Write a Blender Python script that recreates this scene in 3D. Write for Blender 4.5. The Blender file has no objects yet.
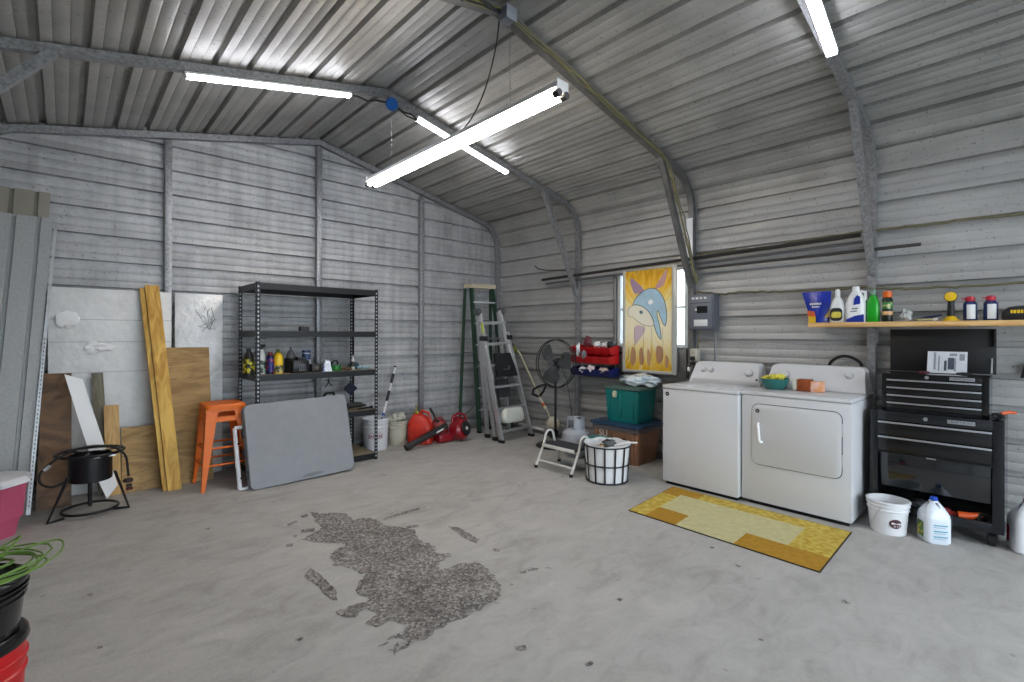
import bpy, bmesh, math, random
from mathutils import Vector, Matrix
random.seed(7)
S = bpy.context.scene
COL = S.collection
PI = math.pi
V = Vector

# ------------------------------------------------------------------ helpers
def lin(h):
    if isinstance(h, (tuple, list)): return tuple(h)
    h = h.lstrip('#'); o = []
    for i in (0, 2, 4):
        c = int(h[i:i+2], 16) / 255
        o.append(c / 12.92 if c <= .04045 else ((c + .055) / 1.055) ** 2.4)
    return tuple(o)

_M = {}
def mat(name, col, rough=.55, metal=0., var=0., vs=6., bump=0., bs=60., stretch=(1, 1, 1), col2=None, spec=.5, coat=0., thr=None, trans=0., alpha=1., emit=0.):
    if name in _M: return _M[name]
    m = bpy.data.materials.new(name); m.use_nodes = True
    nt = m.node_tree; N = nt.nodes; L = nt.links
    b = N['Principled BSDF']; c = lin(col)
    b.inputs['Base Color'].default_value = (*c, 1)
    b.inputs['Roughness'].default_value = rough; b.inputs['Metallic'].default_value = metal
    b.inputs['Specular IOR Level'].default_value = spec
    b.inputs['Coat Weight'].default_value = coat
    b.inputs['Transmission Weight'].default_value = trans
    b.inputs['Alpha'].default_value = alpha
    if emit:
        b.inputs['Emission Color'].default_value = (*c, 1); b.inputs['Emission Strength'].default_value = emit
    if var or bump or col2:
        tc = N.new('ShaderNodeTexCoord'); mp = N.new('ShaderNodeMapping'); mp.inputs['Scale'].default_value = stretch
        L.new(tc.outputs['Object'], mp.inputs['Vector'])
    if var or col2:
        n = N.new('ShaderNodeTexNoise'); n.inputs['Scale'].default_value = vs; n.inputs['Detail'].default_value = 5
        n.inputs['Roughness'].default_value = .62
        L.new(mp.outputs[0], n.inputs['Vector'])
        r = N.new('ShaderNodeValToRGB'); r.color_ramp.elements[0].position = .32 if not thr else thr - .03; r.color_ramp.elements[1].position = .68 if not thr else thr + .03
        if col2: a, z = c, lin(col2)
        else: a = tuple(max(0, x * (1 - var)) for x in c); z = tuple(min(1, x * (1 + var)) for x in c)
        r.color_ramp.elements[0].color = (*a, 1); r.color_ramp.elements[1].color = (*z, 1)
        L.new(n.outputs['Fac'], r.inputs[0]); L.new(r.outputs[0], b.inputs['Base Color'])
    if bump:
        n2 = N.new('ShaderNodeTexNoise'); n2.inputs['Scale'].default_value = bs; n2.inputs['Detail'].default_value = 3
        L.new(mp.outputs[0], n2.inputs['Vector'])
        bp = N.new('ShaderNodeBump'); bp.inputs['Strength'].default_value = bump; bp.inputs['Distance'].default_value = .01
        L.new(n2.outputs['Fac'], bp.inputs['Height']); L.new(bp.outputs[0], b.inputs['Normal'])
    _M[name] = m; return m

class MB:
    def __init__(s): s.bm = bmesh.new(); s.mi = 0
    def _add(s, verts, faces, M=None):
        vs = [s.bm.verts.new((M @ V(v)) if M is not None else V(v)) for v in verts]
        for f in faces:
            try: fc = s.bm.faces.new([vs[i] for i in f]); fc.material_index = s.mi
            except ValueError: pass
        return vs
    def box(s, x0, x1, y0, y1, z0, z1, bev=0., M=None, seg=2):
        v = [(x0,y0,z0),(x1,y0,z0),(x1,y1,z0),(x0,y1,z0),(x0,y0,z1),(x1,y0,z1),(x1,y1,z1),(x0,y1,z1)]
        f = [(0,3,2,1),(4,5,6,7),(0,1,5,4),(1,2,6,5),(2,3,7,6),(3,0,4,7)]
        if not bev: s._add(v, f, M); return s
        b = bmesh.new(); vs = [b.verts.new(p) for p in v]
        for q in f: b.faces.new([vs[i] for i in q])
        bmesh.ops.bevel(b, geom=list(b.edges), offset=bev, segments=seg, profile=.5, affect='EDGES')
        b.verts.ensure_lookup_table(); b.verts.index_update()
        s._add([tuple(q.co) for q in b.verts], [[q.index for q in fc.verts] for fc in b.faces], M); b.free(); return s
    def loft(s, rings, cap=True, M=None, closed=True):
        n = len(rings[0]); vs = []; f = []
        for r in rings: vs += [tuple(p) for p in r]
        for i in range(len(rings) - 1):
            for j in range(n if closed else n - 1):
                k = (j + 1) % n
                f.append((i*n+j, i*n+k, (i+1)*n+k, (i+1)*n+j))
        if cap: f.append(tuple(reversed(range(n)))); f.append(tuple(range((len(rings)-1)*n, len(rings)*n)))
        s._add(vs, f, M); return s
    def slab(s, quad, t, n=None):
        q = [V(p) for p in quad]
        if n is None: n = (q[1]-q[0]).cross(q[2]-q[0]).normalized()
        n = V(n)
        return s.loft([q, [p + n * t for p in q]])
    def lathe(s, prof, seg=24, c=(0, 0, 0), M=None, cap=True, sx=1., sy=1.):
        rings = [[(c[0]+r*sx*math.cos(2*PI*k/seg), c[1]+r*sy*math.sin(2*PI*k/seg), c[2]+z) for k in range(seg)] for r, z in prof]
        return s.loft(rings, cap, M)
    def tube(s, p0, p1, r, r1=None, seg=12):
        return s.pipe([p0, p1], r, seg, r1)
    def pipe(s, pts, r, seg=10, r1=None, closed=False, sx=1.):
        P = [V(p) for p in pts]; n = len(P); rings = []
        t0 = (P[1]-P[0]).normalized(); up = V((0, 0, 1)) if abs(t0.z) < .9 else V((1, 0, 0))
        a = t0.cross(up).normalized()
        for i, p in enumerate(P):
            if closed: t = (P[(i+1) % n] - P[i-1]).normalized()
            elif i == 0: t = t0
            elif i == n-1: t = (P[-1]-P[-2]).normalized()
            else:
                t = ((P[i+1]-P[i]).normalized() + (P[i]-P[i-1]).normalized())
                t = t.normalized() if t.length > 1e-6 else (P[i+1]-P[i]).normalized()
            a = (a - t * a.dot(t)); a = a.normalized() if a.length > 1e-6 else t.orthogonal().normalized()
            b = t.cross(a).normalized()
            rr = r if r1 is None else r + (r1 - r) * i / (n - 1)
            rings.append([p + (a*math.cos(2*PI*k/seg)*sx + b*math.sin(2*PI*k/seg)) * rr for k in range(seg)])
        if closed: rings.append(rings[0]); return s.loft(rings, False)
        return s.loft(rings)
    def ring(s, c, R, r, n=(0, 0, 1), seg=32, rs=8, sx=1.):
        n = V(n).normalized(); a = n.orthogonal().normalized(); b = n.cross(a); c = V(c)
        return s.pipe([c + (a*math.cos(2*PI*k/seg) + b*math.sin(2*PI*k/seg))*R for k in range(seg)], r, rs, closed=True)
    def prism(s, poly, o, u, v, t):
        o, u, v = V(o), V(u), V(v); n = u.cross(v).normalized()
        r0 = [o + u*a + v*b for a, b in poly]
        return s.loft([r0, [p + n*t for p in r0]])
    def ball(s, c, r, sc=(1, 1, 1), seg=14):
        pr = [(max(1e-4, math.sin(PI*i/8))*r, -math.cos(PI*i/8)*r*sc[2]) for i in range(9)]
        return s.lathe(pr, seg, c, sx=sc[0], sy=sc[1])
    def blob(s, c, r, sc=(1, 1, 1), amp=.3, seed=0):
        rnd = random.Random(seed); bm2 = bmesh.new(); bmesh.ops.create_icosphere(bm2, subdivisions=3, radius=1)
        ph = [rnd.uniform(0, 6) for _ in range(6)]
        bm2.verts.ensure_lookup_table(); vs = []
        for q in bm2.verts:
            p = q.co; k = 1 + amp*(math.sin(5*p.x+ph[0])*math.sin(4*p.y+ph[1]) + .6*math.sin(9*p.z+ph[2]+3*p.x)*math.sin(8*p.y+ph[3]))
            vs.append((c[0]+p.x*k*r*sc[0], c[1]+p.y*k*r*sc[1], c[2]+p.z*k*r*sc[2]))
        s._add(vs, [[q.index for q in f.verts] for f in bm2.faces]); bm2.free(); return s

def curve(pts, n=6, closed=False):
    P = [V(q) for q in pts]; L_ = len(P); o = []
    for i in range(L_ if closed else L_-1):
        if closed: a, b, c, d = (P[(i+j) % L_] for j in (-1, 0, 1, 2))
        else: a, b, c, d = P[max(0, i-1)], P[i], P[i+1], P[min(L_-1, i+2)]
        for k in range(n):
            s = k/n; o.append(.5*((2*b) + (c-a)*s + (2*a-5*b+4*c-d)*s*s + (3*b-a-3*c+d)*s**3))
    if not closed: o.append(P[-1])
    return o
def rrect(w, h, r, seg=5, cx=0, cy=0):
    o = []
    for qx, qy, a0 in ((w/2-r, h/2-r, 0), (-w/2+r, h/2-r, 90), (-w/2+r, -h/2+r, 180), (w/2-r, -h/2+r, 270)):
        for k in range(seg+1):
            a = math.radians(a0 + 90*k/seg); o.append((cx+qx+r*math.cos(a), cy+qy+r*math.sin(a)))
    return o

def obj(name, mb, mats, parent=None, label=None, smooth=35):
    me = bpy.data.meshes.new(name)
    bmesh.ops.recalc_face_normals(mb.bm, faces=mb.bm.faces[:])
    mb.bm.to_mesh(me); mb.bm.free()
    for m in (mats if isinstance(mats, (list, tuple)) else [mats]): me.materials.append(m)
    if smooth:
        me.shade_smooth(); me.set_sharp_from_angle(angle=math.radians(smooth))
    o = bpy.data.objects.new(name, me); COL.objects.link(o)
    if parent is not None:
        o.parent = parent
        if WORLD.get(parent.name): me.transform(WORLD[parent.name]); WORLD[o.name] = WORLD[parent.name]
    if label: o['label'] = label
    return o
WORLD = {}
def tag(o, label=None, cat=None, group=None, kind=None):
    if label: o['label'] = label
    if cat: o['category'] = cat
    if group: o['group'] = group
    if kind: o['kind'] = kind
    return o
def T(name, label, cat, loc=(0, 0, 0), rz=0, group=None, world=True):
    """an Empty at the thing's base; with world=True its parts are written in world metres"""
    o = bpy.data.objects.new(name, None); COL.objects.link(o); o.empty_display_size = .1
    o.location = loc; o.rotation_euler = (0, 0, rz)
    if world: WORLD[o.name] = (Matrix.Translation(loc) @ Matrix.Rotation(rz, 4, 'Z')).inverted()
    return tag(o, label, cat, group)
def one(name, mb, mats, label, cat, base, group=None, smooth=35):
    """a thing that is one mesh, written in world metres, origin at its base"""
    for q in mb.bm.verts: q.co -= V(base)
    o = obj(name, mb, mats, smooth=smooth); o.location = base
    return tag(o, label, cat, group)
def struct(name, mb, m, parent=None, smooth=35):
    o = obj(name, mb, m, parent, smooth=smooth)
    if parent is None: o['kind'] = 'structure'
    return o
def copy_tree(o, parent=None):
    c = o.copy(); COL.objects.link(c); c.parent = parent
    for ch in [q for q in bpy.data.objects if q.parent == o]: copy_tree(ch, c)
    return c
def text(name, txt, size, origin, u, v, m, parent, ext=.0008, cx='CENTER', label=None):
    cu = bpy.data.curves.new(name, 'FONT'); cu.body = txt; cu.size = size; cu.extrude = ext; cu.align_x = cx; cu.align_y = 'CENTER'
    t = bpy.data.objects.new('tmp', cu); COL.objects.link(t)
    dg = bpy.context.evaluated_depsgraph_get(); me = bpy.data.meshes.new_from_object(t.evaluated_get(dg))
    bpy.data.objects.remove(t); bpy.data.curves.remove(cu)
    u, v = V(u).normalized(), V(v).normalized(); n = u.cross(v)
    M = Matrix(((u.x, v.x, n.x, origin[0]), (u.y, v.y, n.y, origin[1]), (u.z, v.z, n.z, origin[2]), (0, 0, 0, 1)))
    me.transform(M); me.materials.clear(); me.materials.append(m); me.name = name
    o = bpy.data.objects.new(name, me); COL.objects.link(o); o.parent = parent
    if WORLD.get(parent.name): me.transform(WORLD[parent.name])
    if label: o['label'] = label
    return o

# ------------------------------------------------------------------ room numbers (metres)
XL, XR, XM = -.60, 4.85, 2.125       # left wall, right wall, ridge
YB, YF = 5.577, -2.25                # back wall, open front
SL, ZR, RA = .22, 3.56, .42          # roof slope, ridge height, eave radius
ang = math.atan(SL); AXC = XR - RA; AZC = ZR - SL*(AXC-XM) - RA/math.cos(ang)
PITCH = .2245; PH = .176

def path_point(s):
    """point and outward normal of the right half of the shell at arc length s from the floor"""
    if s <= AZC: return XR, s, 1., 0.
    a = (s - AZC)/RA; amax = PI/2 - ang
    if a <= amax: return AXC + RA*math.cos(a), AZC + RA*math.sin(a), math.cos(a), math.sin(a)
    d = s - AZC - RA*amax
    x0, z0 = AXC + RA*math.cos(amax), AZC + RA*math.sin(amax)
    return x0 - d*math.cos(ang), z0 + d*math.sin(ang), math.cos(amax), math.sin(amax)
SE = AZC + RA*(PI/2-ang)
STOT = SE + (AXC + RA*math.cos(PI/2-ang) - XM)/math.cos(ang)

RIB = [(-.025, 0), (-.020, .042), (.017, .042), (.022, 0)]
def minor(pit): return [(pit*q+d, o) for q in (1/3, 2/3) for d, o in ((-.010, 0), (0, .0045), (.010, 0))]
RP = .2305
def profile(s0, s1, extra=()):
    """corrugation of one half of the shell: (arc length, outward offset); ribs counted up the wall and down from the ridge"""
    P = []
    for k in range(-1, 12):
        for d, o in RIB + (minor(PITCH) if k < 11 else []): P.append((PH + k*PITCH + d, o))
    k = 0
    while STOT - k*RP > PH + 11*PITCH + .10:
        for d, o in RIB + [(a - RP, b) for a, b in minor(RP)]: P.append((STOT - k*RP + d, o))
        k += 1
    P.sort()
    def off(s):
        for (a, oa), (b, ob) in zip(P, P[1:]):
            if a <= s <= b: return oa + (ob-oa)*(s-a)/max(1e-9, b-a)
        return 0
    ss = set([s0, s1] + [a for a, _ in P if s0 < a < s1] + [e for e in extra if s0 < e < s1])
    q = AZC
    while q < SE:
        if s0 < q < s1: ss.add(q)
        q += RA*math.radians(6)
    return [(s, off(s)) for s in sorted(ss)]

def shell(s0, s1, mirror=False, hole=None):
    mb = MB(); ex = hole[2:] if hole else ()
    pr = profile(s0, s1, ex); ye = YB + .05; ys = [YF, ye] if not hole else [YF, hole[0], hole[1], ye]
    grid = []
    for s, o in pr:
        x, z, nx, nz = path_point(s); x += nx*o; z += nz*o
        if s >= STOT - 1e-6: x = XM; z = ZR + .042/math.cos(ang)
        if mirror: x = 2*XM - x
        grid.append([mb.bm.verts.new((x, y, z)) for y in ys])
    for i in range(len(grid)-1):
        for j in range(len(ys)-1):
            if hole and j == 1 and pr[i][0] >= hole[2]-1e-6 and pr[i+1][0] <= hole[3]+1e-6: continue
            mb.bm.faces.new((grid[i][j], grid[i][j+1], grid[i+1][j+1], grid[i+1][j]))
    return mb

# ------------------------------------------------------------------ materials
def metal_sheet(name, base, streak_axis, lo=.72, hi=1.18, metal=.55, rough=.42):
    m = bpy.data.materials.new(name); m.use_nodes = True; nt = m.node_tree; N = nt.nodes; L = nt.links
    b = N['Principled BSDF']; b.inputs['Metallic'].default_value = metal; b.inputs['Roughness'].default_value = rough
    tc = N.new('ShaderNodeTexCoord')
    def noise(scale, stretch, detail=4):
        mp = N.new('ShaderNodeMapping'); mp.inputs['Scale'].default_value = stretch
        n = N.new('ShaderNodeTexNoise'); n.inputs['Scale'].default_value = scale; n.inputs['Detail'].default_value = detail
        L.new(tc.outputs['Object'], mp.inputs[0]); L.new(mp.outputs[0], n.inputs['Vector']); return n
    st = {'x': (9, 9, .5), 'y': (2.5, 1.2, 2.5), 'z': (1.2, .8, 3)}[streak_axis]
    n1 = noise(1.6, st); n2 = noise(3.2, (1, 1, 1)); n3 = noise(46, (1, 1, 1), 2)
    mx = N.new('ShaderNodeMath'); mx.operation = 'ADD'; L.new(n1.outputs['Fac'], mx.inputs[0]); L.new(n2.outputs['Fac'], mx.inputs[1])
    r = N.new('ShaderNodeMapRange'); r.inputs[1].default_value = .7; r.inputs[2].default_value = 1.3; r.inputs[3].default_value = lo; r.inputs[4].default_value = hi
    L.new(mx.outputs[0], r.inputs[0])
    sp = N.new('ShaderNodeMapRange'); sp.inputs[1].default_value = .64; sp.inputs[2].default_value = .70; sp.inputs[3].default_value = 1; sp.inputs[4].default_value = .60
    L.new(n3.outputs['Fac'], sp.inputs[0])
    mm = N.new('ShaderNodeMath'); mm.operation = 'MULTIPLY'; L.new(r.outputs[0], mm.inputs[0]); L.new(sp.outputs[0], mm.inputs[1])
    vm = N.new('ShaderNodeVectorMath'); vm.operation = 'SCALE'; vm.inputs[0].default_value = base; L.new(mm.outputs[0], vm.inputs['Scale'])
    L.new(vm.outputs[0], b.inputs['Base Color'])
    rr = N.new('ShaderNodeMapRange'); rr.inputs[3].default_value = rough-.06; rr.inputs[4].default_value = rough+.12; L.new(n1.outputs['Fac'], rr.inputs[0]); L.new(rr.outputs[0], b.inputs['Roughness'])
    bp = N.new('ShaderNodeBump'); bp.inputs['Strength'].default_value = .12; bp.inputs['Distance'].default_value = .01
    L.new(n2.outputs['Fac'], bp.inputs['Height']); bp.inputs['Strength'].default_value = .05; L.new(bp.outputs[0], b.inputs['Normal'])
    return m
M_WALLB = metal_sheet('galvanised_sheet_back', (.40, .405, .415), 'x', .74, 1.24, .3, .48)
M_WALLR = metal_sheet('galvanised_sheet_side', (.41, .41, .405), 'z', .86, 1.12, .3, .46)
M_ROOF = metal_sheet('galvanised_sheet_roof', (.39, .385, .37), 'y', .80, 1.16, .3, .42)
M_TUBE = mat('galvanised_tube', (.28, .285, .295), .40, .5, var=.35, vs=14, stretch=(3, 3, 3))
M_TUBED = mat('dull_galvanised_tube', (.17, .17, .17), .5, .5, var=.25, vs=9)

def concrete():
    m = bpy.data.materials.new('concrete'); m.use_nodes = True; nt = m.node_tree; N = nt.nodes; L = nt.links
    b = N['Principled BSDF']; b.inputs['Roughness'].default_value = .72; b.inputs['Specular IOR Level'].default_value = .35
    tc = N.new('ShaderNodeTexCoord')
    def noise(scale, detail, rough=.6, dist=0, stretch=None):
        n = N.new('ShaderNodeTexNoise'); n.inputs['Scale'].default_value = scale; n.inputs['Detail'].default_value = detail
        n.inputs['Roughness'].default_value = rough; n.inputs['Distortion'].default_value = dist
        if stretch:
            mp = N.new('ShaderNodeMapping'); mp.inputs['Scale'].default_value = stretch; mp.inputs['Rotation'].default_value = (0, 0, .5)
            L.new(tc.outputs['Object'], mp.inputs[0]); L.new(mp.outputs[0], n.inputs['Vector'])
        else: L.new(tc.outputs['Object'], n.inputs['Vector'])
        return n
    a = noise(1.1, 8, .62, .4); f = noise(38, 4, .7); g = noise(4, 5, .6, 1.0, (1, 1.9, 1)); h = noise(9, 3, .5, .3)
    s1 = N.new('ShaderNodeMath'); s1.operation = 'MULTIPLY_ADD'; s1.inputs[1].default_value = .9; L.new(a.outputs['Fac'], s1.inputs[0]); L.new(g.outputs['Fac'], s1.inputs[2])
    s2 = N.new('ShaderNodeMath'); s2.operation = 'MULTIPLY_ADD'; s2.inputs[1].default_value = .35; L.new(f.outputs['Fac'], s2.inputs[0]); L.new(s1.outputs[0], s2.inputs[2])
    r = N.new('ShaderNodeValToRGB'); e = r.color_ramp.elements
    mr = N.new('ShaderNodeMapRange'); mr.inputs[1].default_value = .8; mr.inputs[2].default_value = 1.45; L.new(s2.outputs[0], mr.inputs[0]); L.new(mr.outputs[0], r.inputs[0])
    e[0].position = 0; e[0].color = (.29, .28, .26, 1); e[1].position = 1; e[1].color = (.45, .44, .42, 1)
    k = e.new(.45); k.color = (.375, .365, .345, 1)
    dk = N.new('ShaderNodeMapRange'); dk.inputs[1].default_value = .70; dk.inputs[2].default_value = .76; dk.inputs[3].default_value = 1; dk.inputs[4].default_value = .62
    L.new(h.outputs['Fac'], dk.inputs[0])
    vm = N.new('ShaderNodeVectorMath'); vm.operation = 'SCALE'; L.new(r.outputs[0], vm.inputs[0]); L.new(dk.outputs[0], vm.inputs['Scale'])
    L.new(vm.outputs[0], b.inputs['Base Color'])
    bp = N.new('ShaderNodeBump'); bp.inputs['Strength'].default_value = .25; bp.inputs['Distance'].default_value = .01
    L.new(f.outputs['Fac'], bp.inputs['Height']); L.new(bp.outputs[0], b.inputs['Normal'])
    return m
M_CONC = concrete()
def gravel():
    m = bpy.data.materials.new('gritty_concrete'); m.use_nodes = True; nt = m.node_tree; N = nt.nodes; L = nt.links
    b = N['Principled BSDF']; b.inputs['Roughness'].default_value = .85
    tc = N.new('ShaderNodeTexCoord'); v = N.new('ShaderNodeTexVoronoi'); v.inputs['Scale'].default_value = 75; n = N.new('ShaderNodeTexNoise'); n.inputs['Scale'].default_value = 4; n.inputs['Detail'].default_value = 4
    L.new(tc.outputs['Object'], v.inputs['Vector']); L.new(tc.outputs['Object'], n.inputs['Vector'])
    sx = N.new('ShaderNodeSeparateXYZ'); L.new(v.outputs['Color'], sx.inputs[0])
    ad = N.new('ShaderNodeMath'); ad.operation = 'MULTIPLY_ADD'; ad.inputs[1].default_value = .7; L.new(sx.outputs[0], ad.inputs[0])
    nn = N.new('ShaderNodeMath'); nn.operation = 'MULTIPLY_ADD'; nn.inputs[1].default_value = .9; nn.inputs[2].default_value = -.35; L.new(n.outputs['Fac'], nn.inputs[0]); L.new(nn.outputs[0], ad.inputs[2])
    r = N.new('ShaderNodeValToRGB'); e = r.color_ramp.elements; e[0].color = (.075, .068, .062, 1); e[1].color = (.42, .395, .37, 1); e[1].position = .95
    k = e.new(.5); k.color = (.21, .195, .18, 1)
    L.new(ad.outputs[0], r.inputs[0]); L.new(r.outputs[0], b.inputs['Base Color'])
    bp = N.new('ShaderNodeBump'); bp.inputs['Strength'].default_value = .8; bp.inputs['Distance'].default_value = .006; L.new(v.outputs['Distance'], bp.inputs['Height']); L.new(bp.outputs[0], b.inputs['Normal'])
    return m

def wood(name, a, b_, stretch=(1, 1, 12), scale=2.2, rough=.6, dist=2.):
    m = bpy.data.materials.new(name); m.use_nodes = True; nt = m.node_tree; N = nt.nodes; L = nt.links
    b = N['Principled BSDF']; b.inputs['Roughness'].default_value = rough
    tc = N.new('ShaderNodeTexCoord'); mp = N.new('ShaderNodeMapping'); mp.inputs['Scale'].default_value = stretch
    n = N.new('ShaderNodeTexNoise'); n.inputs['Scale'].default_value = scale; n.inputs['Detail'].default_value = 4; n.inputs['Distortion'].default_value = dist
    L.new(tc.outputs['Object'], mp.inputs[0]); L.new(mp.outputs[0], n.inputs['Vector'])
    r = N.new('ShaderNodeValToRGB'); e = r.color_ramp.elements; e[0].color = (*lin(a), 1); e[0].position = .35; e[1].color = (*lin(b_), 1); e[1].position = .62
    L.new(n.outputs['Fac'], r.inputs[0]); L.new(r.outputs[0], b.inputs['Base Color']); return m

BLACK = mat('black_plastic', '#17181a', .5)
BLKM = mat('black_painted_metal', '#141519', .35, .2, var=.2, vs=8)
GLOSSB = mat('glossy_black_enamel', '#08090b', .22, 0, coat=.15)
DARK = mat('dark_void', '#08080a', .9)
WHITE = mat('white_enamel', '#c9cacc', .3, 0, coat=.2)
WPLAS = mat('white_plastic', '#d9dad8', .45, var=.05, vs=5)
CREAM = mat('cream_plastic', '#b9b6a6', .5, var=.1)
SILV = mat('bright_steel', '#c4c7ca', .28, .85)
ALU = mat('brushed_aluminium', '#b9bcbe', .38, .6, var=.12, vs=12)
GREYP = mat('grey_plastic', '#84878c', .55, var=.05, vs=12, bump=.15, bs=90)
RED = mat('red_plastic', '#b3141a', .38, var=.1)
DRED = mat('dark_red_plastic', '#8c0c1c', .3, var=.1, coat=.3)
ORED = mat('orange_red_plastic', '#ba2817', .42, var=.1)
ORANGE = mat('orange_enamel', '#e06a08', .45, 0, coat=0)
BLUE = mat('blue_plastic', '#1c3f9c', .42, var=.1)
NAVY = mat('navy_plastic', '#121e5c', .45, var=.15)
YEL = mat('yellow_plastic', '#e0b818', .42)
GREEN = mat('green_plastic', '#10a01c', .25, coat=.3)
DGREEN = mat('dark_green_fibreglass', '#20402f', .5, var=.2, vs=8)
TEAL = mat('teal_plastic', '#06706e', .42, var=.06)
GGREEN = mat('grey_green_plastic', '#4b6058', .5, var=.08)
RUBBER = mat('black_rubber', '#101010', .75)
LAMP = mat('lamp_white', '#f4f7ff', .5, emit=30.)

# ------------------------------------------------------------------ the room
mb = MB(); mb.box(XL-.03, XR+.03, YF, YB+.03, -.12, 0); struct('floor', mb, M_CONC)
mb = MB(); mb.box(-30, 40, -40, YF, -.16, -.03); struct('ground', mb, mat('sunny_ground', (.42, .43, .42), .9, var=.2, vs=.6))
WIN = (2.50, 3.38, 1.22, 2.085)
struct('wall_right', shell(0, AZC, hole=WIN), M_WALLR)
struct('wall_left', shell(0, AZC, mirror=True), M_WALLR)
struct('ceiling', shell(AZC, STOT), M_ROOF)
o = struct('ceiling_left', shell(AZC, STOT, mirror=True), M_ROOF)
# back gable wall: ribs run across
def half_width(z):
    if z <= AZC: return XR - XM
    if z <= AZC + RA*math.sin(PI/2-ang): return AXC - XM + RA*math.cos(math.asin((z-AZC)/RA))
    return max(.002, (ZR - z)/SL)
def gable(y, sgn, zlow=0, cut=None):
    mb = MB(); P = []
    k = -1; ph = .144; pit = .2286
    while ph + k*pit < 3.8:
        for d, o in RIB + minor(pit):
            z = ph + k*pit + d
            if zlow < z < ZR: P.append((z, o))
        k += 1
    P = [(zlow, 0)] + sorted(P) + [(ZR, 0)]; up = .05
    rows = [(mb.bm.verts.new((XM-half_width(max(0, z-up)), y+sgn*o, z)), mb.bm.verts.new((XM+half_width(max(0, z-up)), y+sgn*o, z))) for z, o in P + [(ZR+up-.001, 0)]]
    for a, b in zip(rows, rows[1:]): mb.bm.faces.new((a[0], a[1], b[1], b[0]))
    return mb
struct('wall_back', gable(YB, 1), M_WALLB)
# front gable: a wide roll-up opening behind the camera
mb = gable(YF, -1, 2.55); mb.box(XL, XL+.5, YF-.02, YF, 0, 2.55); mb.box(XR-.45, XR, YF-.02, YF, 0, 2.55)
struct('wall_front', mb, M_WALLR)
for nm, b in (('baseboard_back', (XL+.02, XR-.07, YB-.062, YB-.004, 0, .057)), ('baseboard_right', (XR-.066, XR-.008, YF, YB-.07, 0, .057)), ('baseboard_left', (XL+.008, XL+.066, YF, YB-.07, 0, .057))):
    mb = MB(); mb.box(*b, bev=.004); struct(nm, mb, M_TUBE)

# ---- square tube arches that carry the roof
def inner_path(d):
    P = []
    R2 = RA - d; xw = XR - d; P.append((xw, 0.)); P.append((xw, AZC))
    for k in range(1, 9):
        a = (PI/2-ang)*k/8; P.append((AXC + R2*math.cos(a), AZC + R2*math.sin(a)))
    P.append((XM, ZR - d/math.cos(ang)))
    return P
def arch(Y, label, braces=True, m=M_TUBE, glare_strip=False):
    t = T('roof_arch', label, 'roof frame', (XM, Y, 0), group='square tube arches of the garage frame')
    W = .0285; mb = MB(); a, b = inner_path(.012), inner_path(.012+2*W)
    A = a + [(2*XM-x, z) for x, z in reversed(a[:-1])]; B = b + [(2*XM-x, z) for x, z in reversed(b[:-1])]
    rings = [[(p[0], Y-W, p[1]), (p[0], Y+W, p[1]), (q[0], Y+W, q[1]), (q[0], Y-W, q[1])] for p, q in zip(A, B)]
    mb.loft(rings); obj('arch_tube', mb, m, t, smooth=20)
    if braces:
        for s in (1, -1):
            xt = 4.19 if s > 0 else -.065
            p0 = V((xt, Y-.005, ZR - SL*abs(xt-XM) - .075)); p1 = V((4.762, Y-.005, 1.90)) if s > 0 else V((-.52, Y-.005, 2.44))
            d = (p1-p0).normalized(); n = V((0, 1, 0)); u = d.cross(n)
            mb = MB(); h = .026
            c = lambda p: [p + n*h + u*h, p - n*h + u*h, p - n*h - u*h, p + n*h - u*h]
            mb.loft([c(p0 - d*.03), c(p1 + d*.05)])
            obj('brace', mb, M_TUBED if m is M_TUBED else M_TUBE, t, smooth=20)
    if glare_strip:
        mb = MB(); mb.box(XR-.079, XR-.073, Y-.026, Y+.046, 1.86, 2.57, .003); obj('glare_strip', mb, mat('painted_glare', '#eef0f2', .25, .1), t, 'white strip painting the glare on the leg above the window')  # white strip paints the bright reflection on the galvanised leg
    return t
arch(5.535, 'grey square tube arch framing the top and corner of the back wall', braces=False)
arch(3.98, 'grey square tube arch carrying the two slim lights and the blue round box')
arch(2.45, 'dull tube arch wrapped with yellow cables, standing beside the window', m=M_TUBED, glare_strip=True)
arch(.915, 'grey tube arch whose leg stands behind the dryer and shelf plank')
arch(-.59, 'grey square tube arch behind the camera')
# gusset plates that show light holes behind the right arch's brace
for i, (x0, w, lab) in enumerate(((.717, .038, 'grey upright post behind the lumber and insulation boards'), (2.118, .03, 'centre upright post behind the black shelving rack'), (3.475, .03, 'upright post on the back wall behind the red fuel can'))):
    x = [.717, 2.125, 3.478][i]
    zt = ZR - SL*abs(x-XM) - .085
    mb = MB(); mb.box(x-.029, x+.029, YB-.062, YB-.004, .058, zt, .003)
    one('wall_post', mb, M_TUBE, lab, 'post', (x, YB-.033, .058), 'upright posts of the back wall')

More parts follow.
